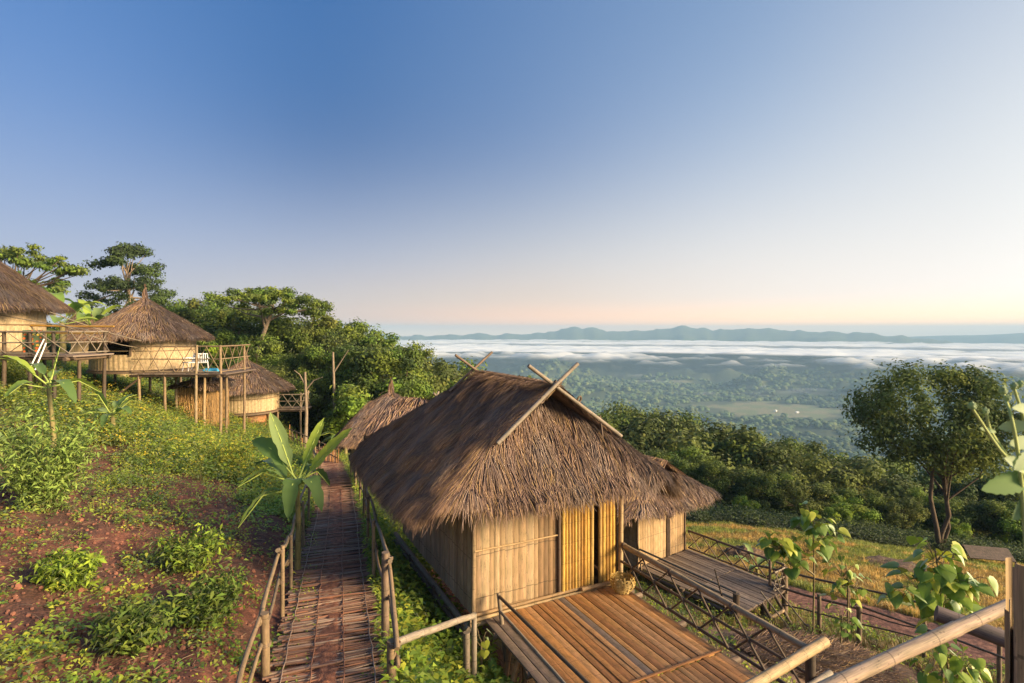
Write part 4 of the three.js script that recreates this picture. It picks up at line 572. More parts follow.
function treeGeo({ H, r, clumps, leaves, leaf, tones, lean = 0, fork = 0.45, asp = 0.55, wild = 0.5, flatY = 0.75, limbsTo = 14 }) {
  const trunk = new GB(), crown = new GB(), top = V(lean, H * fork, rr(-0.2, 0.2) * H * 0.1);
  const mid = top.clone().multiplyScalar(0.5).add(V(rr(-.04, .04) * H, 0, rr(-.04, .04) * H));
  stick([V(0, -0.6, 0), V(mid.x * 0.3, H * 0.1, mid.z * 0.3), mid, top], r, r * 0.6, 8, 0, trunk);
  clumps.slice(0, limbsTo).forEach((c) => { const e = V(c[0], c[1] - c[3] * 0.3, c[2]), from = R() < 0.5 ? top : mid.clone().lerp(top, rr(0.3, 1)), m = from.clone().lerp(e, 0.5).add(V(rr(-.05, .05) * H, -0.04 * H * R(), rr(-.05, .05) * H)); stick([from, m, e], r * 0.42, r * 0.08, 5, 0, trunk); });
  const total = clumps.reduce((s, c) => s + c[3] * c[3], 0);
  for (const c of clumps) {
    const n = Math.round(leaves * c[3] * c[3] / total), base = pick(tones);
    for (let k = 0; k < n; k++) {
      const d = V(rr(-1, 1), rr(-1, 1), rr(-1, 1)); if (d.lengthSq() > 1 || d.lengthSq() < 0.02) { k--; continue; }
      const f = 1 + wild * n2(d.x * 2.3 + c[0], d.y * 2.3 + d.z * 2.3 + c[2]), q = d.clone().normalize().multiplyScalar(Math.pow(d.length(), 0.75) * f * (R() < 0.16 ? rr(1, 1.55) : 1));
      const p = V(c[0] + q.x * c[3], c[1] + q.y * c[3] * flatY, c[2] + q.z * c[3]), nn = d.normalize().add(V(rr(-.7, .7), rr(-.1, 0.9), rr(-.7, .7))).normalize();
      leafQuad(crown, p, nn, leaf * rr(0.6, 1.3), base.clone().multiplyScalar(rr(0.7, 1.35)), asp);
    }
  }
  return [trunk.build(), crown.build()];
}
const blob = (n, cx, cy, rx, ry, rz, s0, s1) => { const o = []; let guard = 0; while (o.length < n && guard++ < 999) { const d = V(rr(-1, 1), rr(-1, 1), rr(-1, 1)); if (d.length() > 1 || d.length() < 0.45) continue; o.push([cx + d.x * rx, cy + d.y * ry, d.z * rz, rr(s0, s1)]); } return o; };
const layers = (n, H, w, y0, s) => { const o = []; for (let k = 0; k < n; k++) { const a = rr(0, 6.28), q = Math.sqrt(R()) * w; o.push([Math.cos(a) * q, y0 + (1 - (q / w) ** 2) * H * rr(0.5, 1) + rr(-.2, .2), Math.sin(a) * q, s * rr(0.6, 1.2)]); } return o; };
const darkG = [C(.045, .075, .018), C(.065, .1, .022), C(.035, .06, .018), C(.08, .11, .02)], midG = [C(.09, .14, .024), C(.065, .115, .022), C(.12, .16, .026), C(.09, .125, .03)], oliveG = [C(.085, .108, .026), C(.068, .088, .024), C(.11, .122, .03), C(.055, .076, .022)], limeG = [C(.15, .22, .025), C(.19, .26, .03), C(.11, .18, .025)];
function plantTree(name, label, geos, bark, p, s, turn, group, sy = s) {
  const t = thing(name, label, 'tree', p, turn, group); t.scale.set(s, sy, s); part(t, 'trunk', geos[0], bark); part(t, 'crown', geos[1], M.leaf); return t;
}
const forest = [
  treeGeo({ H: 9, r: 0.22, clumps: blob(34, 0, 6, 3.1, 2.8, 3.1, 0.55, 1.2), leaves: 9000, leaf: 0.15, tones: darkG }),
  treeGeo({ H: 9, r: 0.2, clumps: blob(32, 0.2, 5.6, 2.6, 3.3, 2.6, 0.5, 1.15), leaves: 9000, leaf: 0.145, tones: midG }),
  treeGeo({ H: 8, r: 0.2, clumps: blob(36, 0, 5.2, 3.7, 2.3, 3.7, 0.5, 1.1), leaves: 9500, leaf: 0.145, tones: oliveG }),
  treeGeo({ H: 10, r: 0.2, clumps: blob(34, 0, 6.3, 2.5, 3.8, 2.5, 0.5, 1.0), leaves: 9000, leaf: 0.135, tones: darkG.concat(midG) }),
  treeGeo({ H: 7, r: 0.16, clumps: blob(26, 0, 4.2, 2.7, 2.5, 2.7, 0.5, 1.1), leaves: 8000, leaf: 0.155, tones: limeG.concat(midG) }),
];
const forestFar = [
  treeGeo({ H: 9, r: 0.22, clumps: blob(30, 0, 6, 3.1, 2.8, 3.1, 0.55, 1.2), leaves: 3000, leaf: 0.26, tones: darkG }), treeGeo({ H: 9, r: 0.2, clumps: blob(28, 0.2, 5.6, 2.6, 3.3, 2.6, 0.5, 1.15), leaves: 3000, leaf: 0.26, tones: midG }), treeGeo({ H: 8, r: 0.2, clumps: blob(30, 0, 5.2, 3.7, 2.3, 3.7, 0.5, 1.1), leaves: 3000, leaf: 0.26, tones: oliveG }), treeGeo({ H: 10, r: 0.2, clumps: blob(30, 0, 6.3, 2.5, 3.8, 2.5, 0.5, 1.0), leaves: 3000, leaf: 0.24, tones: darkG })];
const paleTree = [0, 1].map(() => treeGeo({ H: 11, r: 0.15, fork: 0.66, clumps: blob(20, 0, 8.7, 2.4, 2.1, 2.4, 0.35, 0.8), leaves: 3600, leaf: 0.14, tones: midG.concat(oliveG), wild: 0.8 }));
const look = ['dense dark green tree', 'mid green bushy tree', 'broad olive green tree', 'tall slender dark tree', 'low lime green tree'];
const spotOf = (where, px) => where ? (px < 625 ? 'beside the large hut roof' : px < 665 ? 'just past the large hut roof' : px < 710 ? 'above the small hut roof' : px < 755 ? 'above the small grey deck' : px < 800 ? 'over the tall sapling' : px < 850 ? 'beside the lone tree crown' : px < 900 ? 'under the lone tree crown' : px < 950 ? 'behind the lone tree trunk' : px < 995 ? 'past the lone tree trunk' : 'behind the flowering weed')
  : (px < 60 ? 'over the cut off round hut' : px < 120 ? 'between the two stilt huts' : px < 170 ? 'behind the stilt hut roof' : px < 215 ? 'over the stilt hut platform' : px < 250 ? 'over the low round hut' : px < 290 ? 'beside the umbrella tree' : px < 325 ? 'behind the dead forked stump' : px < 350 ? 'behind the bare dead trunk' : px < 385 ? 'over the path end' : px < 420 ? 'over the cone roofed hut' : px < 455 ? 'beside the bare thin tree' : 'behind the large hut ridge');
const rowOf = (where, d) => where ? (d < 41 ? 'at the foot of the wood' : d < 50 ? 'in its second row' : d < 70 ? 'on its crest' : d < 100 ? 'lower down the slope' : 'far down the slope') : (d < 41 ? 'at the edge of the wood' : d < 50 ? 'in the middle of the wood' : 'at the back of the wood');
const labelOf = (kind, where, px, d) => look[kind] + ' ' + spotOf(where, px) + ', ' + rowOf(where, d);
const treeTo = (kind, px, topY, d, where, sc) => { // a wood tree whose top stands at that height
  const x = (px - CX) / F * d, g = heightAt(x, -d), want = EYE - (topY - HZ) / F * d, Hk = [9.2, 9.3, 7.8, 10.2, 6.8][kind], s = clamp((want - g) / Hk, 0.3, 1.7), w = sc ?? s * rr(0.8, 1.35);
  return plantTree('forest_tree', labelOf(kind, where, px, d), d > 70 && kind < 4 ? forestFar[kind] : forest[kind], M.bark[0], V(x, g, -d), w, R() * 6.28, (where ? 'trees on the wooded slope, ' : 'trees in the wood, ') + ['dark', 'mid green', 'olive', 'slender', 'lime'][kind], s);
};
// wood behind the round huts
for (const [k, px, ty, d, w] of [[1, 185, 300, 58], [3, 205, 293, 62], [1, 222, 300, 55], [0, 240, 305, 52], [1, 228, 330, 46], [4, 200, 335, 44], [0, 272, 312, 50], [1, 262, 335, 43], [2, 300, 312, 54], [0, 312, 322, 47], [0, 335, 318, 52], [3, 340, 316, 58], [2, 352, 330, 46], [1, 322, 345, 40], [0, 300, 350, 41], [0, 365, 338, 44], [3, 378, 330, 40], [3, 396, 328, 38], [0, 388, 345, 36], [2, 410, 352, 40], [4, 368, 372, 34], [2, 428, 356, 50], [0, 448, 366, 60], [4, 436, 372, 46], [1, 462, 362, 66], [2, 478, 372, 58], [0, 345, 365, 38], [1, 415, 380, 34], [2, 280, 360, 40], [0, 318, 375, 37], [1, 160, 318, 60], [0, 95, 316, 66], [4, 62, 322, 52], [1, 130, 325, 55], [0, 30, 320, 60], [4, 75, 330, 40], [2, 108, 330, 44], [0, 500, 376, 70], [1, 252, 372, 40], [4, 232, 378, 42]]) treeTo(k, px, ty, d, 0, w);
for (const [px, ty, d, lb] of [[203, 291, 56, 'thin tree with a pale trunk over the stilt hut platform rail'], [234, 300, 52, 'thin tree with a pale trunk beside the umbrella tree crown'], [318, 306, 48, 'thin tree with a pale trunk at the far end of the umbrella crown'], [345, 318, 50, 'thin tree with a pale trunk above the bare dead trunk'], [372, 326, 46, 'thin tree with a pale trunk above the path end'], [408, 335, 44, 'thin tree with a pale trunk above the cone roofed hut']]) { const x = (px - CX) / F * d, g = heightAt(x, -d), s = (EYE - (ty - HZ) / F * d - g) / 11; plantTree('pale_trunk_tree', lb, paleTree[R() < 0.5 ? 0 : 1], M.bark[1], V(x, g, -d), s, R() * 6, 'thin pale trunked trees'); }
// wooded slope below the field
for (const [k, px, ty, d] of [[0, 600, 412, 62], [0, 622, 404, 66], [2, 645, 408, 60], [0, 668, 406, 68], [2, 690, 412, 58], [2, 712, 416, 62], [0, 728, 430, 56], [2, 750, 424, 66], [0, 765, 432, 60], [2, 785, 436, 54], [0, 806, 442, 62], [2, 826, 446, 56], [3, 845, 452, 64], [0, 868, 458, 56], [2, 890, 462, 62], [0, 915, 458, 58], [1, 940, 466, 60], [0, 965, 466, 56], [2, 990, 470, 60], [0, 1015, 470, 56], [2, 1040, 468, 58],
  [0, 590, 430, 48], [3, 612, 440, 44], [2, 640, 446, 46], [0, 664, 452, 43], [1, 690, 448, 45], [0, 712, 460, 42], [2, 736, 462, 43], [0, 760, 470, 41], [1, 782, 474, 42], [2, 806, 480, 40], [0, 830, 484, 41], [4, 850, 496, 39], [0, 872, 490, 40], [2, 897, 496, 39], [1, 922, 488, 41], [0, 950, 498, 39], [2, 975, 494, 40], [0, 1000, 500, 38], [4, 1022, 505, 37], [1, 655, 478, 40], [4, 745, 500, 38], [4, 838, 512, 37], [4, 958, 525, 36.5],
  ...Array.from({ length: 54 }, (_, i) => { const px = 560 + (i * 73) % 480, d = 76 + (i * 37) % 70; return [(i * 7) % 4, px, 414 + (px - 600) * 0.06 + (150 - d) * 0.18 + rr(0, 14), d]; })]) treeTo(k, px, ty, d, 1);
{ // two wood trees that would read alike are told apart by height
  const by = new Map(); for (const o of scene.children) if (o.name.startsWith('forest_tree')) by.set(o.userData.label, [...(by.get(o.userData.label) ?? []), o]);
  for (const [l, os] of by) if (os.length === 2) { os.sort((a, b) => a.scale.y - b.scale.y); os[0].userData.label = 'shorter ' + l; os[1].userData.label = 'taller ' + l; }
}
// the lone tree on the valley side, with two bent trunks
{
  const p = ground(at(938, 540, 33).x, -33), g = treeGeo({ H: 11, r: 0.15, lean: 0.2, fork: 0.42, clumps: [...blob(95, -0.3, 8.2, 5.0, 2.9, 4.2, 0.5, 1.15), ...blob(10, 2.6, 6.0, 1.6, 1.2, 1.8, 0.6, 1)], leaves: 23000, leaf: 0.125, tones: [C(.07, .1, .026), C(.055, .082, .024), C(.095, .118, .028), C(.045, .07, .022)], limbsTo: 12, asp: 0.5, wild: 0.75 });
  const t = plantTree('broadleaf_tree', 'spreading broadleaf tree with forked bare trunk standing above the field edge', g, M.bark[0], p, 1, 0.4);
  part(t, 'second_trunk', stick([V(0.1, -0.4, 0.1), V(-0.5, 1.6, 0.2), V(-0.75, 3.4, 0), V(-0.4, 6, 0)], 0.16, 0.08, 8), M.bark[0]); part(t, 'second_trunk', stick([V(0, -0.4, 0), V(0.55, 1.5, 0.3), V(0.5, 3.6, 0.1), V(1.2, 6.2, 0)], 0.11, 0.05, 8), M.bark[0]);
}
{ // umbrella-shaped tree over the low round hut
  const p = ground(at(249, 380, 45).x, -45), top = EYE + 43 / F * 45 - p.y, g = treeGeo({ H: top, r: 0.26, lean: 1.9, fork: 0.8, clumps: [...layers(90, 1.3, 4.7, top - 1.5, 0.5).map((c) => [c[0] + 1.6, c[1], c[2], c[3]]), ...layers(26, 0.8, 2.4, top - 2.7, 0.45).map((c) => [c[0] + 3.6, c[1] + 0.5, c[2], c[3]])], leaves: 13000, leaf: 0.105, tones: midG.concat(darkG), flatY: 0.5, limbsTo: 14, wild: 0.7 });
  plantTree('umbrella_tree', 'flat topped umbrella tree with a pale leaning trunk over the low round hut', g, M.bark[1], p, 1, 0);
}
{ // tall crowned tree behind the stilt hut
  const p = ground(at(128, 330, 60).x, -60), top = EYE + 86 / F * 60 - p.y, cl = []; for (let k = 0; k < 85; k++) { const y = rr(0.42, 1), w = 5.2 * Math.sin(Math.min(1, (1.06 - y) * 2.4) * 1.5) * rr(0.3, 1), a = R() * 6.28; cl.push([Math.cos(a) * w, top * y, Math.sin(a) * w, rr(0.5, 0.95)]); }
  plantTree('tall_tree', 'tall dark tree with tiered tufted crown against the sky behind the stilt hut', treeGeo({ H: top, r: 0.3, fork: 0.7, clumps: cl, leaves: 15000, leaf: 0.15, tones: [C(.035, .06, .02), C(.045, .075, .022), C(.03, .05, .02)], flatY: 0.6, limbsTo: 24, wild: 0.5 }), M.bark[1], p, 1, 0.3);
  const p2 = ground(at(12, 320, 46).x, -46), t2 = EYE + 90 / F * 46 - p2.y;
  plantTree('tall_tree', 'wide feathery tree above the roof cut by the picture edge', treeGeo({ H: t2, r: 0.28, fork: 0.6, clumps: [...layers(50, 2.2, 4.8, t2 - 2.6, 0.5), ...layers(36, 1.6, 5.0, t2 - 4.4, 0.5)], leaves: 12000, leaf: 0.13, tones: midG, flatY: 0.55, limbsTo: 24, wild: 0.7 }), M.bark[0], p2, 1, 0);
  const p3 = ground(at(425, 400, 60).x, -60), t3 = EYE - 5 / F * 60 - p3.y; plantTree('bare_tree', 'thin almost bare tree against the cloud at the edge of the wood', treeGeo({ H: t3, r: 0.1, fork: 0.55, clumps: blob(30, 0, t3 * 0.78, 1.5, t3 * 0.2, 1.5, 0.35, 0.6), leaves: 420, leaf: 0.13, tones: oliveG, limbsTo: 30 }), M.bark[0], p3, 1, 0);
}
{ // dead trunks at the edge of the wood
  for (const [px, by, ty, d, label, br] of [[305, 432, 372, 30, 'dead forked tree stump rising beside the railed landing', 1], [333, 440, 352, 34, 'bare dead trunk with one side branch in front of the dark wood', 0]]) {
    const b = ground(at(px, by, d).x, -d), y = EYE - (ty - HZ) / F * d - b.y, t = thing('dead_tree', label, 'tree', b); part(t, 'trunk', stick([V(0, -0.3, 0), V(0.08, y * 0.5, 0), V(0, y, 0)], 0.12, 0.06, 7), M.bark[1]); part(t, 'branch', stick([V(0.03, y * 0.78, 0), V(0.5, y * 0.9, 0), V(1.0, y * (br ? 0.94 : 1.02), 0.1)], 0.05, 0.02, 6), M.bark[1]); if (br) part(t, 'branch', stick([V(0, y * 0.85, 0), V(-0.3, y * 0.97, 0), V(-0.6, y * 1.02, 0)], 0.05, 0.02, 6), M.bark[1]);
  }
}
// forest cover of the lower slopes and the valley's hills
{
  const gb = new GB(); const ico = new THREE.IcosahedronGeometry(1, 1), pos = ico.attributes.position; for (let i = 0; i < pos.count; i++) { const x = pos.getX(i), y = pos.getY(i), z = pos.getZ(i), f = 1 + 0.28 * n2(x * 2 + 3, y * 2 + z * 2); gb.v(x * f, Math.max(-0.5, y * f * 0.9), z * f, x, y, z); } for (let i = 0; i < pos.count; i += 3) gb.tri(i, i + 1, i + 2);
  const list = [], cols = []; let tries = 0; while (list.length < 60000 && tries++ < 260000) { const r = 140 * Math.pow(2600 / 140, Math.pow(R(), 0.8)), a = rr(-50, 52) * Math.PI / 180, x = Math.sin(a) * r, d = Math.cos(a) * r; if (fbm(x / 160, d / 160, 3) < -0.28 && r > 400) continue; if (Math.exp(-(((x - 800) / 260) ** 2 + ((d - 1680) / 230) ** 2)) > 0.42 + 0.3 * n2(x / 140, d / 140)) continue; const s = rr(1.6, 3.6) * (1 + r / 900); if (a < -0.18 && r < 260) continue; list.push(place(x, heightAt(x, -d) + s * 0.45, -d, R() * 6.28, s, 0, 0, s * rr(0.6, 1.1))); cols.push(pick([C(.05, .085, .03), C(.075, .11, .036), C(.095, .12, .04), C(.06, .095, .034)]).clone().multiplyScalar(rr(0.7, 1.5))); }
  tag(stuff(scene, 'distant_forest', gb.build(true), std({ roughness: 1 }), list, cols), 'hazy forest covering the lower slopes and valley hills', 'forest');
}
// small far buildings on the open valley floor
for (const [x, d, w, l] of [[598, 1560, 13, 'long white farm shed on the open valley floor'], [800, 1640, 10, 'white farm shed in the middle of the pale valley fields'], [850, 1610, 8, 'small white shed at the far end of the pale valley fields'], [430, 1500, 14, 'tiny pale house at the near rim of the valley woods']]) { const y = heightAt(x, -d), b = thing('farm_shed', l, 'shed', V(x, y, -d), R()); part(b, 'wall', boxGeo(w, 3, 7), M.white).position.y = 1.5; const s = new THREE.Shape([new THREE.Vector2(-4, 0), new THREE.Vector2(4, 0), new THREE.Vector2(0, 1.8)]), r = part(b, 'roof', new THREE.ExtrudeGeometry(s, { depth: w + 1, bevelEnabled: false }).rotateY(Math.PI / 2), M.white); r.position.set(-w / 2 - 0.5, 3, 0); }

// ---------- ground cover ----------
function sprig(n, R0, H, l, w, droop) { const gb = new GB(); for (let k = 0; k < n; k++) { const a = R() * 6.28, q = Math.sqrt(R()) * R0, y = rr(0.15, 1) * H, p = V(Math.cos(a) * q, y, Math.sin(a) * q), o = a + rr(-.8, .8), up = rr(-0.1, 0.7), t = V(Math.cos(o), up, Math.sin(o)).normalize(), s = V(-Math.sin(o), rr(-.4, .4), Math.cos(o)).normalize(), N = V(0, 0, 0).crossVectors(s, t).normalize(); if (N.y < 0) N.negate(); const L = l * rr(0.6, 1.3), ww = w * rr(0.7, 1.3), m = p.clone().addScaledVector(t, L * 0.5), e = p.clone().addScaledVector(t, L).add(V(0, -droop * L, 0)); const A = gb.v(p.x, p.y, p.z, N.x, N.y, N.z), B = gb.v(m.x + s.x * ww, m.y + s.y * ww + ww * 0.3, m.z + s.z * ww, N.x, N.y, N.z), D = gb.v(m.x - s.x * ww, m.y - s.y * ww + ww * 0.3, m.z - s.z * ww, N.x, N.y, N.z), E = gb.v(e.x, e.y, e.z, N.x, N.y, N.z), Mm = gb.v(m.x, m.y, m.z, N.x, N.y, N.z); gb.tri(A, Mm, B); gb.tri(Mm, E, B); gb.tri(A, D, Mm); gb.tri(Mm, D, E); } return gb.build(); }
const sprigs = [sprig(16, 0.16, 0.22, 0.11, 0.03, 0.4), sprig(20, 0.2, 0.34, 0.13, 0.026, 0.3), sprig(14, 0.13, 0.16, 0.09, 0.034, 0.3), sprig(26, 0.22, 0.5, 0.1, 0.018, 0.2)];
function blades(n, H) { const gb = new GB(); for (let k = 0; k < n; k++) { const a = R() * 6.28, x = rr(-.12, .12), z = rr(-.12, .12), h = H * rr(0.5, 1.2), b = rr(0.1, 0.5) * h, w = 0.007, s = V(-Math.sin(a), 0, Math.cos(a)).multiplyScalar(w), A = gb.v(x - s.x, 0, z - s.z, 0, 0.8, 0.6), B = gb.v(x + s.x, 0, z + s.z, 0, 0.8, 0.6), c = V(x + Math.cos(a) * b * 0.4, h * 0.65, z + Math.sin(a) * b * 0.4), Cc = gb.v(c.x - s.x * .8, c.y, c.z - s.z * .8, 0, 0.8, 0.6), D = gb.v(c.x + s.x * .8, c.y, c.z + s.z * .8, 0, 0.8, 0.6), E = gb.v(x + Math.cos(a) * b, h * 0.9, z + Math.sin(a) * b, 0, 0.8, 0.6); gb.quad(A, B, D, Cc); gb.tri(Cc, D, E); } return gb.build(); }
const tufts = [blades(14, 0.3), blades(18, 0.22)];
const weedTones = [C(.27, .37, .04), C(.36, .42, .045), C(.2, .31, .04), C(.45, .46, .055), C(.16, .26, .04), C(.3, .38, .06)];
const inHut = (x, z) => { const q = HUT.worldToLocal(V(x, 0, z)); return q.x > 0.1 && q.x < W && q.z < 3.7 && q.z > -4.1; };
const onPath = (x, d, w) => d > 1 && d < 36 && Math.abs(x - lut(pathX, d)) < w;
{
  const lists = sprigs.map(() => []), cols = sprigs.map(() => []);
  const add = (x, d, s, tones, k) => { if (x > 4 && R() < dryShare(x, d) * 0.93) return; const i = k ?? Math.floor(R() * 3), y = heightAt(x, -d); lists[i].push(place(x, y - 0.02, -d, R() * 6.28, s, rr(-.15, .15), rr(-.15, .15), s * rr(0.7, 1.3))); cols[i].push(pick(tones).clone().multiplyScalar(rr(0.7, 1.35))); };
  // hillside: thick towards the stilt huts, broken by red soil nearer by
  for (let t = 0; t < 230000; t++) { const d = 3.4 + 33 * Math.pow(R(), 1.1), x = -(0.2 + 1.12 * R()) * d + 1.2; if (onPath(x, d, 0.8) || x > lut(pathX, d) - 0.8) continue; const s = soilShare(x, d), cl = fbm(x * 0.9 + 40, d * 0.9, 3), keep = (1 - 0.92 * s) * sm(-0.35, 0.25, cl + 0.25 * sm(9, 16, d)); if (R() > keep * mix(0.62, 0.42, sm(5, 12, d))) continue; add(x, d, rr(0.45, 1.05) * (d > 16 ? 1.35 : mix(0.72, 1, sm(6, 14, d))), weedTones, R() < 0.12 ? 3 : undefined); }
  // beside the path, under the hut's eave and on the slope towards the road
  for (let t = 0; t < 26000; t++) { const d = rr(4.5, 30), x = lut(pathX, d) + 0.78 + Math.abs(rr(-1, 1)) * 2.6; if (inHut(x, -d) || R() > 0.75) continue; add(x, d, rr(0.5, 1.1), weedTones); }
  for (let t = 0; t < 24000; t++) { const x = rr(0.5, 20), d = rr(5, 26); if (inHut(x, -d) || d > roadSide(x) - 2.5) continue; if (R() > 0.2 + 0.8 * sm(0, 0.4, fbm(x * 0.6, d * 0.6 + 60, 3))) continue; add(x, d, rr(0.45, 1.0), weedTones); }
  for (let t = 0; t < 260; t++) { const d = rr(5, 13); add(lut(pathX, d) + rr(-0.66, -0.3) + (R() < 0.15 ? 0.9 : 0), d, rr(0.2, 0.4), weedTones); }
  // rank growth along the foot of the wood
  for (let t = 0; t < 9000; t++) { const x = rr(5, 36), d = 33.5 + rr(-1, 4) - 0.1 * (x - 12) + n2(x * 0.3, 4); add(x, d + rr(0, 2), rr(0.9, 2.2), [C(.06, .09, .022), C(.09, .13, .026), C(.05, .08, .022)], R() < 0.5 ? 1 : 3); }
  for (let t = 0; t < 14000; t++) { const d = rr(36, 44), x = -(0.1 + 0.75 * R()) * d; if (onPath(x, d, 1)) continue; add(x, d, rr(1.5, 3.5), midG.concat(limeG), R() < 0.5 ? 1 : 3); }
  lists.forEach((l, i) => tag(stuff(scene, ['low_weeds', 'leafy_weeds', 'ground_creepers', 'feathery_weeds'][i], sprigs[i], M.weed, l, cols[i]), ['low broad leaved weeds covering the hillside and verges', 'taller leafy weeds growing on the hillside and verges', 'creeping green ground cover on the red soil', 'feathery green weeds scattered over the slopes'][i], 'weeds'));
  // yellow blossoms in the weeds below the stilt huts
  const fl = [], fc = []; for (let t = 0; t < 2600; t++) { const d = rr(15, 31), x = -(0.42 + 0.42 * R()) * d; if (fbm(x * 0.4 + 70, d * 0.4, 3) < 0.02 || onPath(x, d, 1)) continue; fl.push(place(x, heightAt(x, -d) + rr(0.25, 0.6), -d, R() * 6, rr(0.5, 1), rr(-.5, .5), rr(-.5, .5))); fc.push(pick([C(.75, .55, .04), C(.65, .5, .05), C(.5, .5, .05)])); }
  tag(stuff(scene, 'yellow_blossoms', sprig(6, 0.05, 0.06, 0.06, 0.025, 0.1), M.weed, fl, fc), 'yellow blossoms dotted through the weeds below the stilt huts', 'flowers');
  const tw = new GB(); stick([V(-0.5, 0.02, 0), V(0, 0.05, 0.03), V(0.5, 0.01, 0)], 0.016, 0.008, 4, 0, tw); const tl = [], tc = []; for (let t = 0; t < 2000; t++) { const d = rr(4, 20), x = -(0.2 + 0.9 * R()) * d + 1; if (onPath(x, d, 0.8)) continue; tl.push(place(x, heightAt(x, -d) + 0.01, -d, R() * 6.28, rr(0.08, 0.3), rr(-.2, .2), rr(-.2, .2))); tc.push(pick([C(.26, .17, .11), C(.2, .13, .09), C(.32, .23, .15)])); }
  tag(stuff(scene, 'dry_litter', tw.build(), std({ roughness: 1 }), tl, tc), 'dry twigs and stalks littering the red soil', 'litter');
  const ck = new THREE.DodecahedronGeometry(1, 0), cl = [], cc = []; for (let t = 0; t < 4200; t++) { const d = rr(4, 16), x = -(0.2 + 0.9 * R()) * d + 1; if (onPath(x, d, 0.85)) continue; cl.push(place(x, heightAt(x, -d) + 0.005, -d, R() * 6, rr(0.01, 0.032) * (R() < 0.04 ? 1.8 : 1), R(), R())); cc.push(pick([C(.19, .08, .055), C(.24, .1, .065), C(.14, .062, .045)])); }
  tag(stuff(scene, 'soil_clods', ck, std({ roughness: 1 }), cl, cc), 'loose clods of red soil on the slope', 'soil');
  // grass: the golden field and fringes of the path
  const gl = [[], []], gc = [[], []];
  for (let t = 0; t < 130000; t++) { const x = rr(5, 38), d = rr(12, 37), f = fieldShare(x, d); if (R() > f) continue; const green = sm(-0.05, 0.3, fbm(x * 0.12 + 9, d * 0.35, 3) + 0.35 * sm(28, 33, d + 0.1 * x)), i = Math.floor(R() * 2); gl[i].push(place(x, heightAt(x, -d) - 0.01, -d, R() * 6.28, rr(0.6, 1.2), 0, 0, rr(0.5, 1))); gc[i].push((R() < green ? pick([C(.3, .36, .06), C(.36, .38, .075)]) : pick([C(.62, .41, .11), C(.56, .35, .1), C(.54, .42, .13)])).clone().multiplyScalar(rr(0.75, 1.25))); }
  for (let t = 0; t < 9000; t++) { const x = rr(0, 12), d = rr(5, 24); if (inHut(x, -d) || d > roadSide(x) - 2.4 || dryShare(x, d) > 0.5) continue; const i = Math.floor(R() * 2); gl[i].push(place(x, heightAt(x, -d), -d, R() * 6.28, rr(0.7, 1.4), 0, 0, rr(0.5, 1.1))); gc[i].push(pick([C(.3, .22, .1), C(.2, .2, .06), C(.36, .26, .13)])); }
  for (let t = 0; t < 4200; t++) { const d = 3.6 + 24 * R(), x = -(0.2 + 1.1 * R()) * d + 1; if (x > lut(pathX, d) - 0.8 || R() < 1.05 * soilShare(x, d)) continue; const i = Math.floor(R() * 2); gl[i].push(place(x, heightAt(x, -d), -d, R() * 6.28, rr(0.6, 1.3), 0, 0, rr(0.5, 1.2))); gc[i].push(pick([C(.25, .34, .05), C(.32, .38, .06), C(.42, .36, .12), C(.2, .3, .05)])); }
  gl.forEach((l, i) => tag(stuff(scene, 'field_grass', tufts[i], M.weed, l, gc[i]), 'golden and green grass of the sloping field and hillside', 'grass'));
}

// ---------- single plants ----------
const leafMat = (r, g, b, tr = 0.5) => new THREE.MeshPhysicalMaterial({ color: C(r, g, b), roughness: 0.7, specularIntensity: 0.5, transmission: tr, side: THREE.DoubleSide });
const bananaMats = [leafMat(.2, .32, .06), leafMat(.13, .23, .06), leafMat(.36, .48, .06), leafMat(.27, .38, .13)];
function bananaLeaf(a, b, width, arch, fold = 0.35, ref = UP) { // blade from a to b, arching, with a raised edge on both sides of the midrib
  const gb = new GB(), N = 14, dir = b.clone().sub(a), side0 = V(0, 0, 0).crossVectors(dir, ref).normalize(), tw = rr(-0.5, 0.5);
  const rows = []; for (let i = 0; i <= N; i++) { const t = i / N, p = a.clone().lerp(b, t).add(V(0, arch * Math.sin(t * Math.PI) , 0)), w = width * Math.pow(Math.sin(Math.PI * clamp(0.06 + t * 0.94, 0, 1)), 0.6) * sm(0.04, 0.2, t), tear = R() < 0.2 ? 0.8 : 1, s = side0.clone().applyAxisAngle(dir.clone().normalize(), tw * t); const up = V(0, 0, 0).crossVectors(s, dir).normalize(); if (up.y < 0) up.negate(); rows.push([-1, -0.5, 0, 0.5, 1].map((k) => { const q = p.clone().addScaledVector(s, k * w * (Math.abs(k) === 1 ? tear : 1)).addScaledVector(up, Math.abs(k) * w * fold + 0.012 * Math.sin(i * 2.4 + k)); return gb.v(q.x, q.y, q.z, up.x - s.x * k * 0.4, up.y, up.z - s.z * k * 0.4, k, t); })); }
  for (let i = 0; i < N; i++) for (let k = 0; k < 4; k++) gb.quad(rows[i][k], rows[i][k + 1], rows[i + 1][k + 1], rows[i + 1][k]);
  return gb.build(true);
}
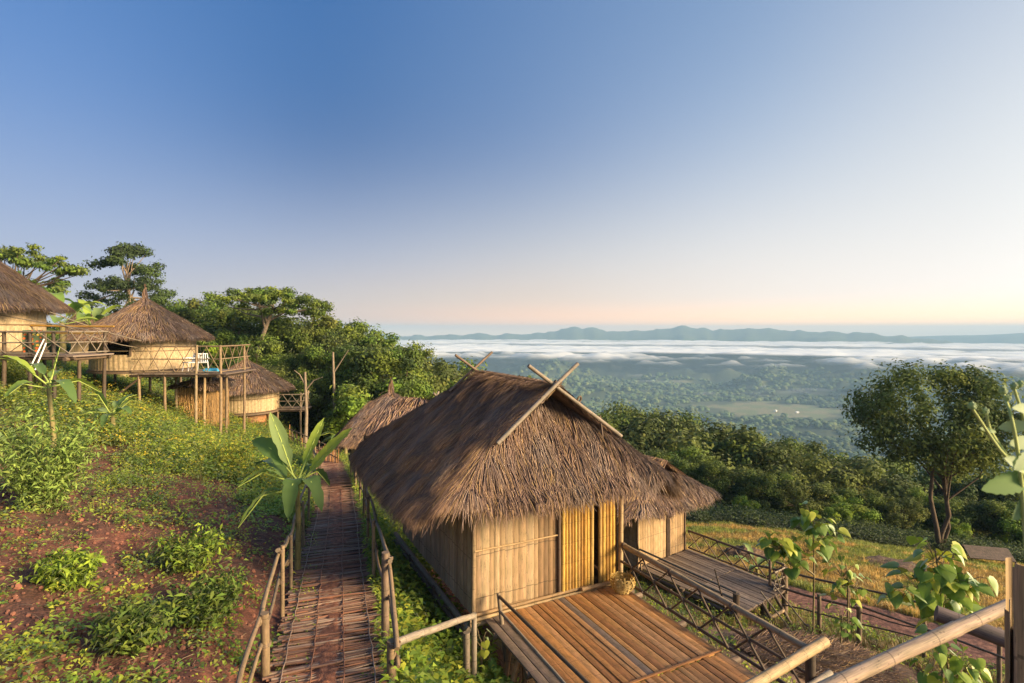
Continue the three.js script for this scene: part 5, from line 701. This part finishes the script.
function banana(label, base, stemTop, leaves, r = 0.065) {
  const t = thing('banana_plant', label, 'banana plant', base), top = stemTop.clone().sub(base);
  part(t, 'stem', stick([V(0, -0.2, 0), top.clone().multiplyScalar(0.5).add(V(0.03, 0, 0)), top], r, r * 0.6, 9), bam(.3, .26, .1));
  for (const [e, w, arch, m, ref] of leaves) { const tip = e.clone().sub(base), from = top.clone().add(V(rr(-.03, .03), rr(-0.12, 0.05), rr(-.03, .03))), start = from.clone().lerp(tip, 0.16).add(V(0, arch * 0.3, 0)); const lf = part(t, 'leaf', bananaLeaf(start, tip, w * 0.82, arch, 0.3, ref), bananaMats[m]); part(lf, 'midrib', stick([from, start, start.clone().lerp(tip, 0.5).add(V(0, arch * 1.0 - 0.008, 0)), tip], 0.022, 0.006, 5), leafMat(.32, .4, .1, 0)); }
  return t;
}
{
  const d = 10.2, b = ground(at(297, 540, d).x, -d), L = (px, py, dd) => at(px, py, d + dd);
  banana('tall banana plant with bright upright leaves beside the path railing', b, at(297, 482, d), [[L(270, 412, 0.15), .17, .04, 3, V(0.3, 0.2, 1)], [L(324, 418, 0.5), .13, .03, 2, V(-0.4, 0.3, 1)], [L(352, 428, -0.1), .15, .05, 2, V(-0.4, 0.5, 1)], [L(252, 440, 0.3), .2, .14, 1, V(0.3, 0.6, 1)], [L(238, 487, -0.35), .18, .22, 0], [L(256, 465, 0.5), .2, .2, 1], [L(322, 512, -0.4), .2, .3, 1], [L(330, 486, 0.4), .18, .22, 1], [L(238, 528, -0.5), .17, .25, 0], [L(288, 520, -0.6), .2, .3, 1], [L(315, 470, 0.3), .15, .15, 1]]);
  const rb = (label, px, py, d, h, s, n, seed) => { const g = ground(at(px, py, d).x, -d), top = g.clone().add(V(0, h, 0)), lv = []; for (let k = 0; k < n; k++) { const a = k / n * 6.28 + seed, up = rr(-0.35, 0.75); lv.push([top.clone().add(V(Math.cos(a) * s * (1 - 0.4 * Math.max(0, up)), up * s, Math.sin(a) * s * (1 - 0.4 * Math.max(0, up)))), s * 0.15, s * rr(0.1, 0.28), Math.floor(rr(0, 4))]); } banana(label, g, top, lv, 0.07 * s + 0.03); };
  { const d2 = 12.5, g = ground(at(56, 410, d2).x, -d2), T = at(48, 384, d2); banana('banana plant with long arching leaves below the cloth hung platform', g, T, [[at(-8, 357, d2 - 0.3), .16, .18, 2], [at(60, 347, d2 + 0.2), .05, .02, 2], [at(4, 398, d2 - 0.6), .17, .2, 0], [at(76, 404, d2 - 0.4), .17, .25, 1], [at(100, 392, d2 + 0.6), .14, .2, 2], [at(30, 366, d2 + .6), .14, .15, 1], [at(62, 372, d2 + .9), .13, .1, 0]]); }
  rb('banana plant with drooping leaves between the two tall stilt platforms', 112, 392, 17.5, 0.7, 1.0, 8, 0.4);
  rb('banana plant with pale split leaves rising behind the nearer stilt platform', 62, 330, 29, 2.6, 2.4, 9, 1);
  rb('banana plant beside the round hut roof behind the nearer platform', 92, 330, 33, 2.8, 2.3, 8, 2);
  rb('low banana plant in the dip behind the path railing', 345, 425, 31, 1.2, 1.6, 8, 0.2);
  rb('small banana clump at the picture edge beside the feathery bush', 14, 440, 10.5, 0.9, 0.75, 7, 2.2);
  rb('young banana plant with one upright leaf next to the small grey deck', 757, 560, 20.5, 0.8, 1.0, 6, 1.2);
}
// broad heart-shaped leaves, folded along the midrib
const heart = (() => { const gb = new GB(), o = [[0, 0], [-0.2, -0.1], [-0.42, 0.02], [-0.5, 0.25], [-0.42, 0.52], [-0.2, 0.82], [0, 1.02]], mk = (s) => { const ids = o.map(([x, y], i) => gb.v(x * s, -0.14 * y * y + 0.22 * Math.abs(x), y - 0.06, -s * 0.3, 1, 0, x, y)); const m = gb.v(0, -0.03, 0.4, 0, 1, 0); for (let i = 0; i < 6; i++) gb.tri(m, ids[i], ids[i + 1]); }; mk(1); mk(-1); return gb.build(); })();
const heartMats = [leafMat(.2, .32, .04), leafMat(.28, .4, .045), leafMat(.13, .24, .04), leafMat(.44, .48, .05), leafMat(.17, .28, .045)];
function sapling(name, label, base, stems, n, size, spots) {
  const t = thing(name, label, 'sapling', base), gb = new GB(); for (const s of stems) stick(s.map((p) => p.clone().sub(base)), 0.03, 0.012, 6, 0, gb);
  for (const [c, r, k] of spots) for (let i = 0; i < k * 1.25; i++) { const p = c.clone().sub(base).add(V(rr(-1, 1) * r, rr(-1, 1) * r * 0.9, rr(-1, 1) * r)), a = Math.atan2(p.x - (c.x - base.x), p.z - (c.z - base.z)) + rr(-.6, .6), m = part(t, 'leaf', heart, pick(heartMats)); m.position.copy(p); m.rotation.set(rr(0.15, 1.0), a, rr(-0.35, 0.35), 'YXZ'); m.scale.set(size * rr(0.45, 1.05), size * rr(0.4, 1.6), size * rr(0.5, 1.1)); const c0 = c.clone().sub(base).lerp(p, 0.1); stick([c0.add(V(0, -0.1, 0)), p.clone().lerp(c0, 0.4).add(V(0, 0.05, 0)), p], 0.007, 0.005, 4, 0, gb); }
  part(t, 'stem', gb.build(), bam(.28, .22, .12)); return t;
}
{
  const S = (px, py, d) => at(px, py, d); let d = 14.6, b = ground(S(813, 610, d).x, -d);
  sapling('broad_leaf_sapling', 'tall sapling with big yellow green heart shaped leaves by the roadside fence', b, [[b.clone().add(V(0, -0.2, 0)), S(814, 575, d), S(813, 515, d)], [S(814, 575, d), S(790, 556, d), S(775, 545, d)]], 0, 0.36, [[S(812, 518, d), 0.35, 16], [S(822, 535, d), 0.38, 16], [S(806, 548, d), 0.35, 12], [S(777, 545, d), 0.34, 13], [S(790, 562, d), 0.38, 13], [S(770, 540, d), 0.2, 6]]);
  d = 14; b = ground(S(848, 615, d).x, -d);
  sapling('broad_leaf_sapling', 'thin sapling with small sparse leaves in the middle of the fence', b, [[b.clone(), S(848, 585, d), S(846, 565, d)]], 0, 0.22, [[S(842, 572, d), 0.4, 16], [S(855, 585, d), 0.35, 12], [S(838, 590, d), 0.35, 9]]);
  d = 11.2; b = ground(S(942, 660, d).x, -d);
  sapling('broad_leaf_sapling', 'large leaved sapling behind the sloping foreground log', b, [[b.clone(), S(944, 610, d), S(935, 550, d)], [S(944, 620, d), S(915, 590, d)]], 0, 0.34, [[S(935, 556, d), 0.35, 15], [S(945, 572, d), 0.4, 16], [S(922, 588, d), 0.4, 14], [S(956, 592, d), 0.36, 13], [S(938, 604, d), 0.4, 12], [S(900, 596, d), 0.25, 6], [S(965, 575, d), 0.3, 7]]);
  d = 8.2; b = ground(S(950, 700, d).x, -d);
  sapling('broad_leaf_sapling', 'low leafy sapling under the sloping foreground log', b, [[b.clone(), S(950, 680, d), S(945, 650, d)]], 0, 0.24, [[S(940, 652, d), 0.25, 12], [S(962, 665, d), 0.28, 14], [S(945, 680, d), 0.3, 14]]);
  d = 13; b = ground(S(840, 625, d).x, -d);
  sapling('broad_leaf_sapling', 'small yellow green vine at the foot of the fence post', b, [[b.clone(), S(842, 615, d)]], 0, 0.2, [[S(842, 614, d), 0.28, 14], [S(850, 625, d), 0.2, 8]]);
  d = 7.6; b = ground(S(482, 660, d).x, -d);
  sapling('young_sapling', 'seedling with round green leaves at the foot of the deck corner', b, [[b.clone(), S(481, 640, d)]], 0, 0.15, [[S(481, 638, d), 0.14, 7], [S(486, 652, d), 0.15, 6]]);
}
{ // feathery bush on the hillside
  const bush = (label, px, py, d, h, w, n, tones) => { const b = ground(at(px, py, d).x, -d), t = thing('feathery_bush', label, 'bush', b), gb = new GB(), st = new GB(); for (let k = 0; k < 26; k++) { const a = R() * 6.28, e = V(Math.cos(a) * w * rr(0.2, 1), h * rr(0.55, 1), Math.sin(a) * w * rr(0.2, 1)); stick([V(e.x * 0.1, -0.1, e.z * 0.1), V(e.x * 0.45, e.y * 0.6, e.z * 0.45), e], 0.012, 0.004, 4, 0, st); for (let j = 0; j < n; j++) { const f = Math.pow(R(), 0.6), p = V(e.x * (0.15 + 0.85 * f), e.y * f, e.z * (0.15 + 0.85 * f)).add(V(rr(-.17, .17), rr(-.1, .14), rr(-.17, .17))); leafQuad(gb, p, V(rr(-.8, .8), rr(0.2, 1), rr(-.8, .8)).normalize(), rr(0.035, 0.075), pick(tones).clone().multiplyScalar(rr(0.75, 1.3)), 0.28); } } part(t, 'stem', st.build(), bam(.25, .22, .1)); part(t, 'foliage', gb.build(), M.leaf); };
  bush('big pale feathery bush on the hillside below the nearer platform', 42, 508, 9.6, 1.75, 0.95, 190, [C(.16, .24, .06), C(.2, .27, .07), C(.13, .2, .05)]);
  bush('small feathery bush on red soil below the big pale bush', 70, 585, 7.2, 0.42, 0.3, 60, limeG); bush('low dark green bush on the bare soil in the lower corner', 130, 660, 6.0, 0.4, 0.35, 60, midG); bush('rounded green bush in the shade beside the path railing', 205, 610, 7.0, 0.5, 0.45, 70, midG); bush('flowering yellow green bush below the straw shed', 232, 475, 17.5, 1.3, 1.0, 80, [C(.22, .25, .04), C(.3, .3, .04), C(.12, .2, .04)]); bush('spreading green bush on the slope left of the banana plant', 190, 560, 8.6, 0.5, 0.5, 70, midG.concat(limeG));
}
// ---------- fence, brush pile and things by the road ----------
{
  const g0 = ground(at(860, 640, 14).x, -14), f = thing('roadside_fence', 'loose fence of thin bamboo rails on crooked posts along the dirt road', 'fence', g0), q = (px, py, d) => at(px, py, d).sub(g0);
  for (const [a, b, r] of [[[758, 566, 17], [925, 604, 14], 0.035], [[925, 603, 14], [1040, 646, 11.5], 0.033], [[772, 586, 16.6], [862, 610, 14.6], 0.04], [[850, 603, 14.8], [1040, 672, 11], 0.03], [[780, 604, 16], [925, 640, 13.3], 0.024], [[858, 612, 14.4], [935, 633, 13.2], 0.02]]) P(f, 'rail', q(...a), q(...b), r, r * 0.85, M.wood, 0.6, 0.05);
  for (const [px, ty, d, r] of [[859, 606, 14.4, 0.07], [819, 594, 15.2, 0.06], [848, 578, 14.7, 0.045], [770, 560, 16.7, 0.05], [924, 598, 13.9, 0.05], [1000, 628, 12.4, 0.05]]) { const t = at(px, ty, d), y = heightAt(t.x, t.z); P(f, 'post', V(t.x, y - 0.3, t.z).sub(g0), t.sub(g0), r, r * 0.9, [M.wood[2], M.pole[3]], 0, 0.02); }
}
{ const c = ground(at(812, 648, 12.7).x, -12.7), t = thing('brush_pile', 'heap of dry cut branches and straw between the deck railing and the road', 'brush pile', c), mats = [bam(.24, .17, .13), bam(.32, .24, .18), bam(.17, .12, .09)]; for (let m = 0; m < 3; m++) { const gb = new GB(); for (let k = 0; k < 210; k++) { const a = R() * 6.28, q = Math.sqrt(R()), x = Math.cos(a) * q * 1.5, z = Math.sin(a) * q * 1.0, w = V(c.x + x, 0, c.z + z), y = heightAt(w.x, w.z) - c.y + 0.5 * (1 - q * q) * R(), o = rr(-0.7, 0.5), l = rr(0.25, 0.8), dx = Math.cos(o) * l, dz = Math.sin(o) * l; stick([V(x - dx, y + rr(-.06, .1), z - dz), V(x, y + 0.07, z), V(x + dx, y + rr(-.08, .08), z + dz)], rr(0.006, 0.018), 0.004, 4, 0, gb); } const mm = part(t, 'branches', gb.build(), mats[m]); mm.userData.kind = 'stuff'; } const sl = [], sc = []; for (let k = 0; k < 5200; k++) { const a = R() * 6.28, q = Math.sqrt(R()), x = Math.cos(a) * q * 1.9, z = Math.sin(a) * q * 1.15, y = heightAt(c.x + x, c.z + z) - c.y + 0.42 * (1 - q * q) + 0.03, o = rr(-0.9, 0.6), dd = V(Math.cos(o), rr(-.25, .25), Math.sin(o)).normalize(), X = V(0, 0, 0).crossVectors(UP, dd).normalize(), L = rr(0.25, 0.6); sl.push(basis(V(x, y, z), X, V(0, 0, 0).crossVectors(dd, X), dd, 0.02, L, L)); sc.push(tone(0.1)); } stuff(t, 'straw', strandGeo, M.strand, sl, sc); }
{ const p = ground(at(985, 560, 30).x, -30), t = thing('low_shelter', 'low grey weathered roof on short posts at the far side of the field', 'shelter', p, -0.25); for (const [s, m] of [[-1, 0], [1, 1]]) { const r = part(t, 'roof_slope', boxGeo(2.1, 0.05, 0.8), M.plankGrey[m ? 3 : 1]); r.position.set(0, 0.75, s * 0.38); r.rotation.x = s * 0.55; } for (const x of [-1.1, 1.1]) for (const z of [-0.6, 0.6]) P(t, 'post', V(x, -0.3, z), V(x, 0.5, z), 0.05, 0.05, M.wood, 0); }
{ const mound = (label, px, py, d, w, h) => { const p = ground(at(px, py, d).x, -d), g = new THREE.SphereGeometry(1, 22, 10, 0, 6.29, 0, 1.6), a = g.attributes.position; for (let i = 0; i < a.count; i++) { const f = 1 + 0.25 * n2(a.getX(i) * 2 + px, a.getZ(i) * 2); a.setXYZ(i, a.getX(i) * w * f, (a.getY(i)) * h * f - 0.05, a.getZ(i) * w * 0.7 * f); } g.computeVertexNormals(); const m = part(scene, numbered('earth_mound'), g, std({ color: C(.2, .13, .09), map: soilTex, bumpMap: soilBump, bumpScale: 0.04, roughness: 1 })); m.position.copy(p); tag(m, label, 'mound'); }; mound('brown heap of earth in the field behind the small deck', 745, 548, 25, 1.0, 0.5); mound('long low bank of earth crossing the golden field', 890, 562, 25.5, 1.6, 0.28); }
// ---------- the lookout's own rail, close by ----------
{
  const A = at(775, 712, 2.95), B = at(1012, 604, 3.35), l = part(scene, 'foreground_log', stick([A.clone().sub(A), A.clone().lerp(B, 0.5).sub(A).add(V(0, 0.01, 0)), B.clone().sub(A)], 0.041, 0.037, 12, 0.5), M.slatGrey[2]); l.position.copy(A); tag(l, 'pale bamboo log sloping up across the lower corner in front of the road', 'log');
  const A2 = at(936, 613, 4.1), B2 = at(1080, 668, 3.7), l2 = part(scene, numbered('foreground_log'), stick([V(0, 0, 0), B2.clone().sub(A2)], 0.058, 0.06, 12), bam(.16, .12, .11)); l2.position.copy(A2); tag(l2, 'dark weathered log passing behind the pale sloping log', 'log');
  const b = at(1021, 700, 2.6), p = thing('split_post', 'frayed pale bamboo post at the picture edge holding the log ends', 'post', V(b.x, 1.6, b.z)); 
  for (let k = 0; k < 11; k++) { const a = k / 11 * 6.28, h = rr(1.55, 1.9), s = part(p, 'splinter', pick(slatGeo), pick(M.slatPale)); s.position.set(Math.cos(a) * 0.06 + 0.02, -0.4, Math.sin(a) * 0.06); s.rotation.set(rr(-.012, .012), Math.PI / 2 - a, rr(-.012, .012)); s.scale.set(0.04, h + 0.25, 0.04); }
  part(p, 'core', stick([V(0.02, -1.2, 0), V(0.02, 1.35, 0)], 0.05, 0.05, 9), M.darkPole[1]); const band = part(p, 'binding', new THREE.TorusGeometry(0.072, 0.012, 6, 18), M.wood[2]); band.rotation.x = Math.PI / 2; band.position.set(0.02, 1.0, 0);
}
{ // flowering weed right beside the lookout
  const d = 1.75, base = at(1030, 640, d), t = thing('flowering_weed', 'pale green weed with fuzzy buds at the picture edge close to the lookout', 'plant', base), q = (px, py, dd = 0) => at(px, py, d + dd).sub(base), mats = [leafMat(.26, .38, .16), leafMat(.32, .42, .22), leafMat(.2, .34, .1)], stem = leafMat(.4, .46, .16, 0.1);
  for (const pts of [[q(1032, 640), q(1026, 480), q(1000, 450), q(972, 408)], [q(1030, 600), q(1020, 470), q(1012, 420), q(1003, 392, 0.1)], [q(1030, 560), q(1026, 430, 0.05), q(1014, 388, 0.05)], [q(1010, 462), q(990, 430, 0.05), q(986, 412, 0.05)]]) part(t, 'stem', stick(new THREE.CatmullRomCurve3(pts).getPoints(12), 0.008, 0.004, 6), stem);
  for (const [px, py, s] of [[972, 406, .011], [1003, 390, .012], [1014, 386, .01], [986, 411, .009], [1008, 398, .009], [1020, 384, .01]]) { const g = new THREE.IcosahedronGeometry(s, 2), a = g.attributes.position; for (let i = 0; i < a.count; i++) { const f = 1 + 0.3 * n2(a.getX(i) * 400, a.getY(i) * 400 + a.getZ(i) * 300); a.setXYZ(i, a.getX(i) * f, a.getY(i) * f * 1.2, a.getZ(i) * f); } g.computeVertexNormals(); part(t, 'bud', g, mats[1]).position.copy(q(px, py)); }
  const serr = (a, b, w, tilt) => { const gb = new GB(), N = 16, dir = b.clone().sub(a), s = V(0, 0, 0).crossVectors(dir, V(tilt, 0.35, 1)).normalize(), up = V(0, 0, 0).crossVectors(s, dir).normalize(), rows = []; for (let i = 0; i <= N; i++) { const u = i / N, ww = w * Math.pow(Math.sin(Math.PI * (0.04 + 0.96 * u)), 0.7) * (i % 2 ? 1.08 : 0.9), p = a.clone().lerp(b, u).addScaledVector(up, 0.1 * w * Math.sin(u * 3)); rows.push([-1, 0, 1].map((k) => { const z = p.clone().addScaledVector(s, k * ww).addScaledVector(up, Math.abs(k) * ww * 0.25); return gb.v(z.x, z.y, z.z, up.x, up.y, up.z, k, u); })); } for (let i = 0; i < N; i++) for (let k = 0; k < 2; k++) gb.quad(rows[i][k], rows[i][k + 1], rows[i + 1][k + 1], rows[i + 1][k]); return gb.build(true); };
  for (const [a, b, w, m] of [[[1034, 476], [981, 490], .034, 2], [[1036, 488], [1012, 520], .03, 0], [[1026, 470], [1004, 458], .022, 1], [[1030, 425], [998, 428], .02, 1], [[1030, 440], [1008, 446], .022, 1], [[1034, 410], [1012, 408], .018, 1], [[996, 432], [978, 428], .008, 0], [[1040, 450], [1014, 470], .026, 1]]) part(t, 'leaf', serr(q(...a, rr(-.03, .05)), q(...b, rr(-.05, .03)), w, rr(-.5, .5)), mats[m]);
}
{ // rope lines from roof to roof, and the paling fence where the path turns
  const rp = (label, a, b, sag) => { const o = part(scene, numbered('rope_line'), stick([0, .25, .5, .75, 1].map((t) => a.clone().lerp(b, t).add(V(0, -sag * Math.sin(t * Math.PI), 0)).sub(a)), 0.018, 0.018, 5), M.greyPole[2]); o.position.copy(a); tag(o, label, 'rope'); };
  rp('upper rope line strung from the nearer round roof to the stilt hut', at(50, 312, 19.5), at(150, 343, 25), 0.1); rp('lower rope line strung from the platform corner to the stilt hut wall', at(56, 322, 19.5), at(140, 348, 25), 0.15);
  const b0 = ground(at(300, 430, 30).x, -30), f = thing('paling_fence', 'row of thin upright palings where the path turns below the low round hut', 'fence', b0); const A = ground(at(288, 430, 31).x, -31), B = ground(at(338, 440, 27).x, -27);
  for (let k = 0; k < 30; k++) { const t = k / 29, x = mix(A.x, B.x, t) + rr(-.06, .06), z = mix(A.z, B.z, t), y = heightAt(x, z); P(f, 'paling', V(x, y - 0.2, z).sub(b0), V(x + rr(-.1, .1), y + rr(0.7, 1.15), z).sub(b0), 0.035, 0.025, M.plank.concat(M.wood), 0, 0, 5); }
  for (const h of [0.35, 0.75]) P(f, 'rail', A.clone().add(V(0, h, 0)).sub(b0), B.clone().add(V(0, h, 0)).sub(b0), 0.03, 0.03, M.wood, 0, 0.05, 5);
}

renderer.render(scene, camera);
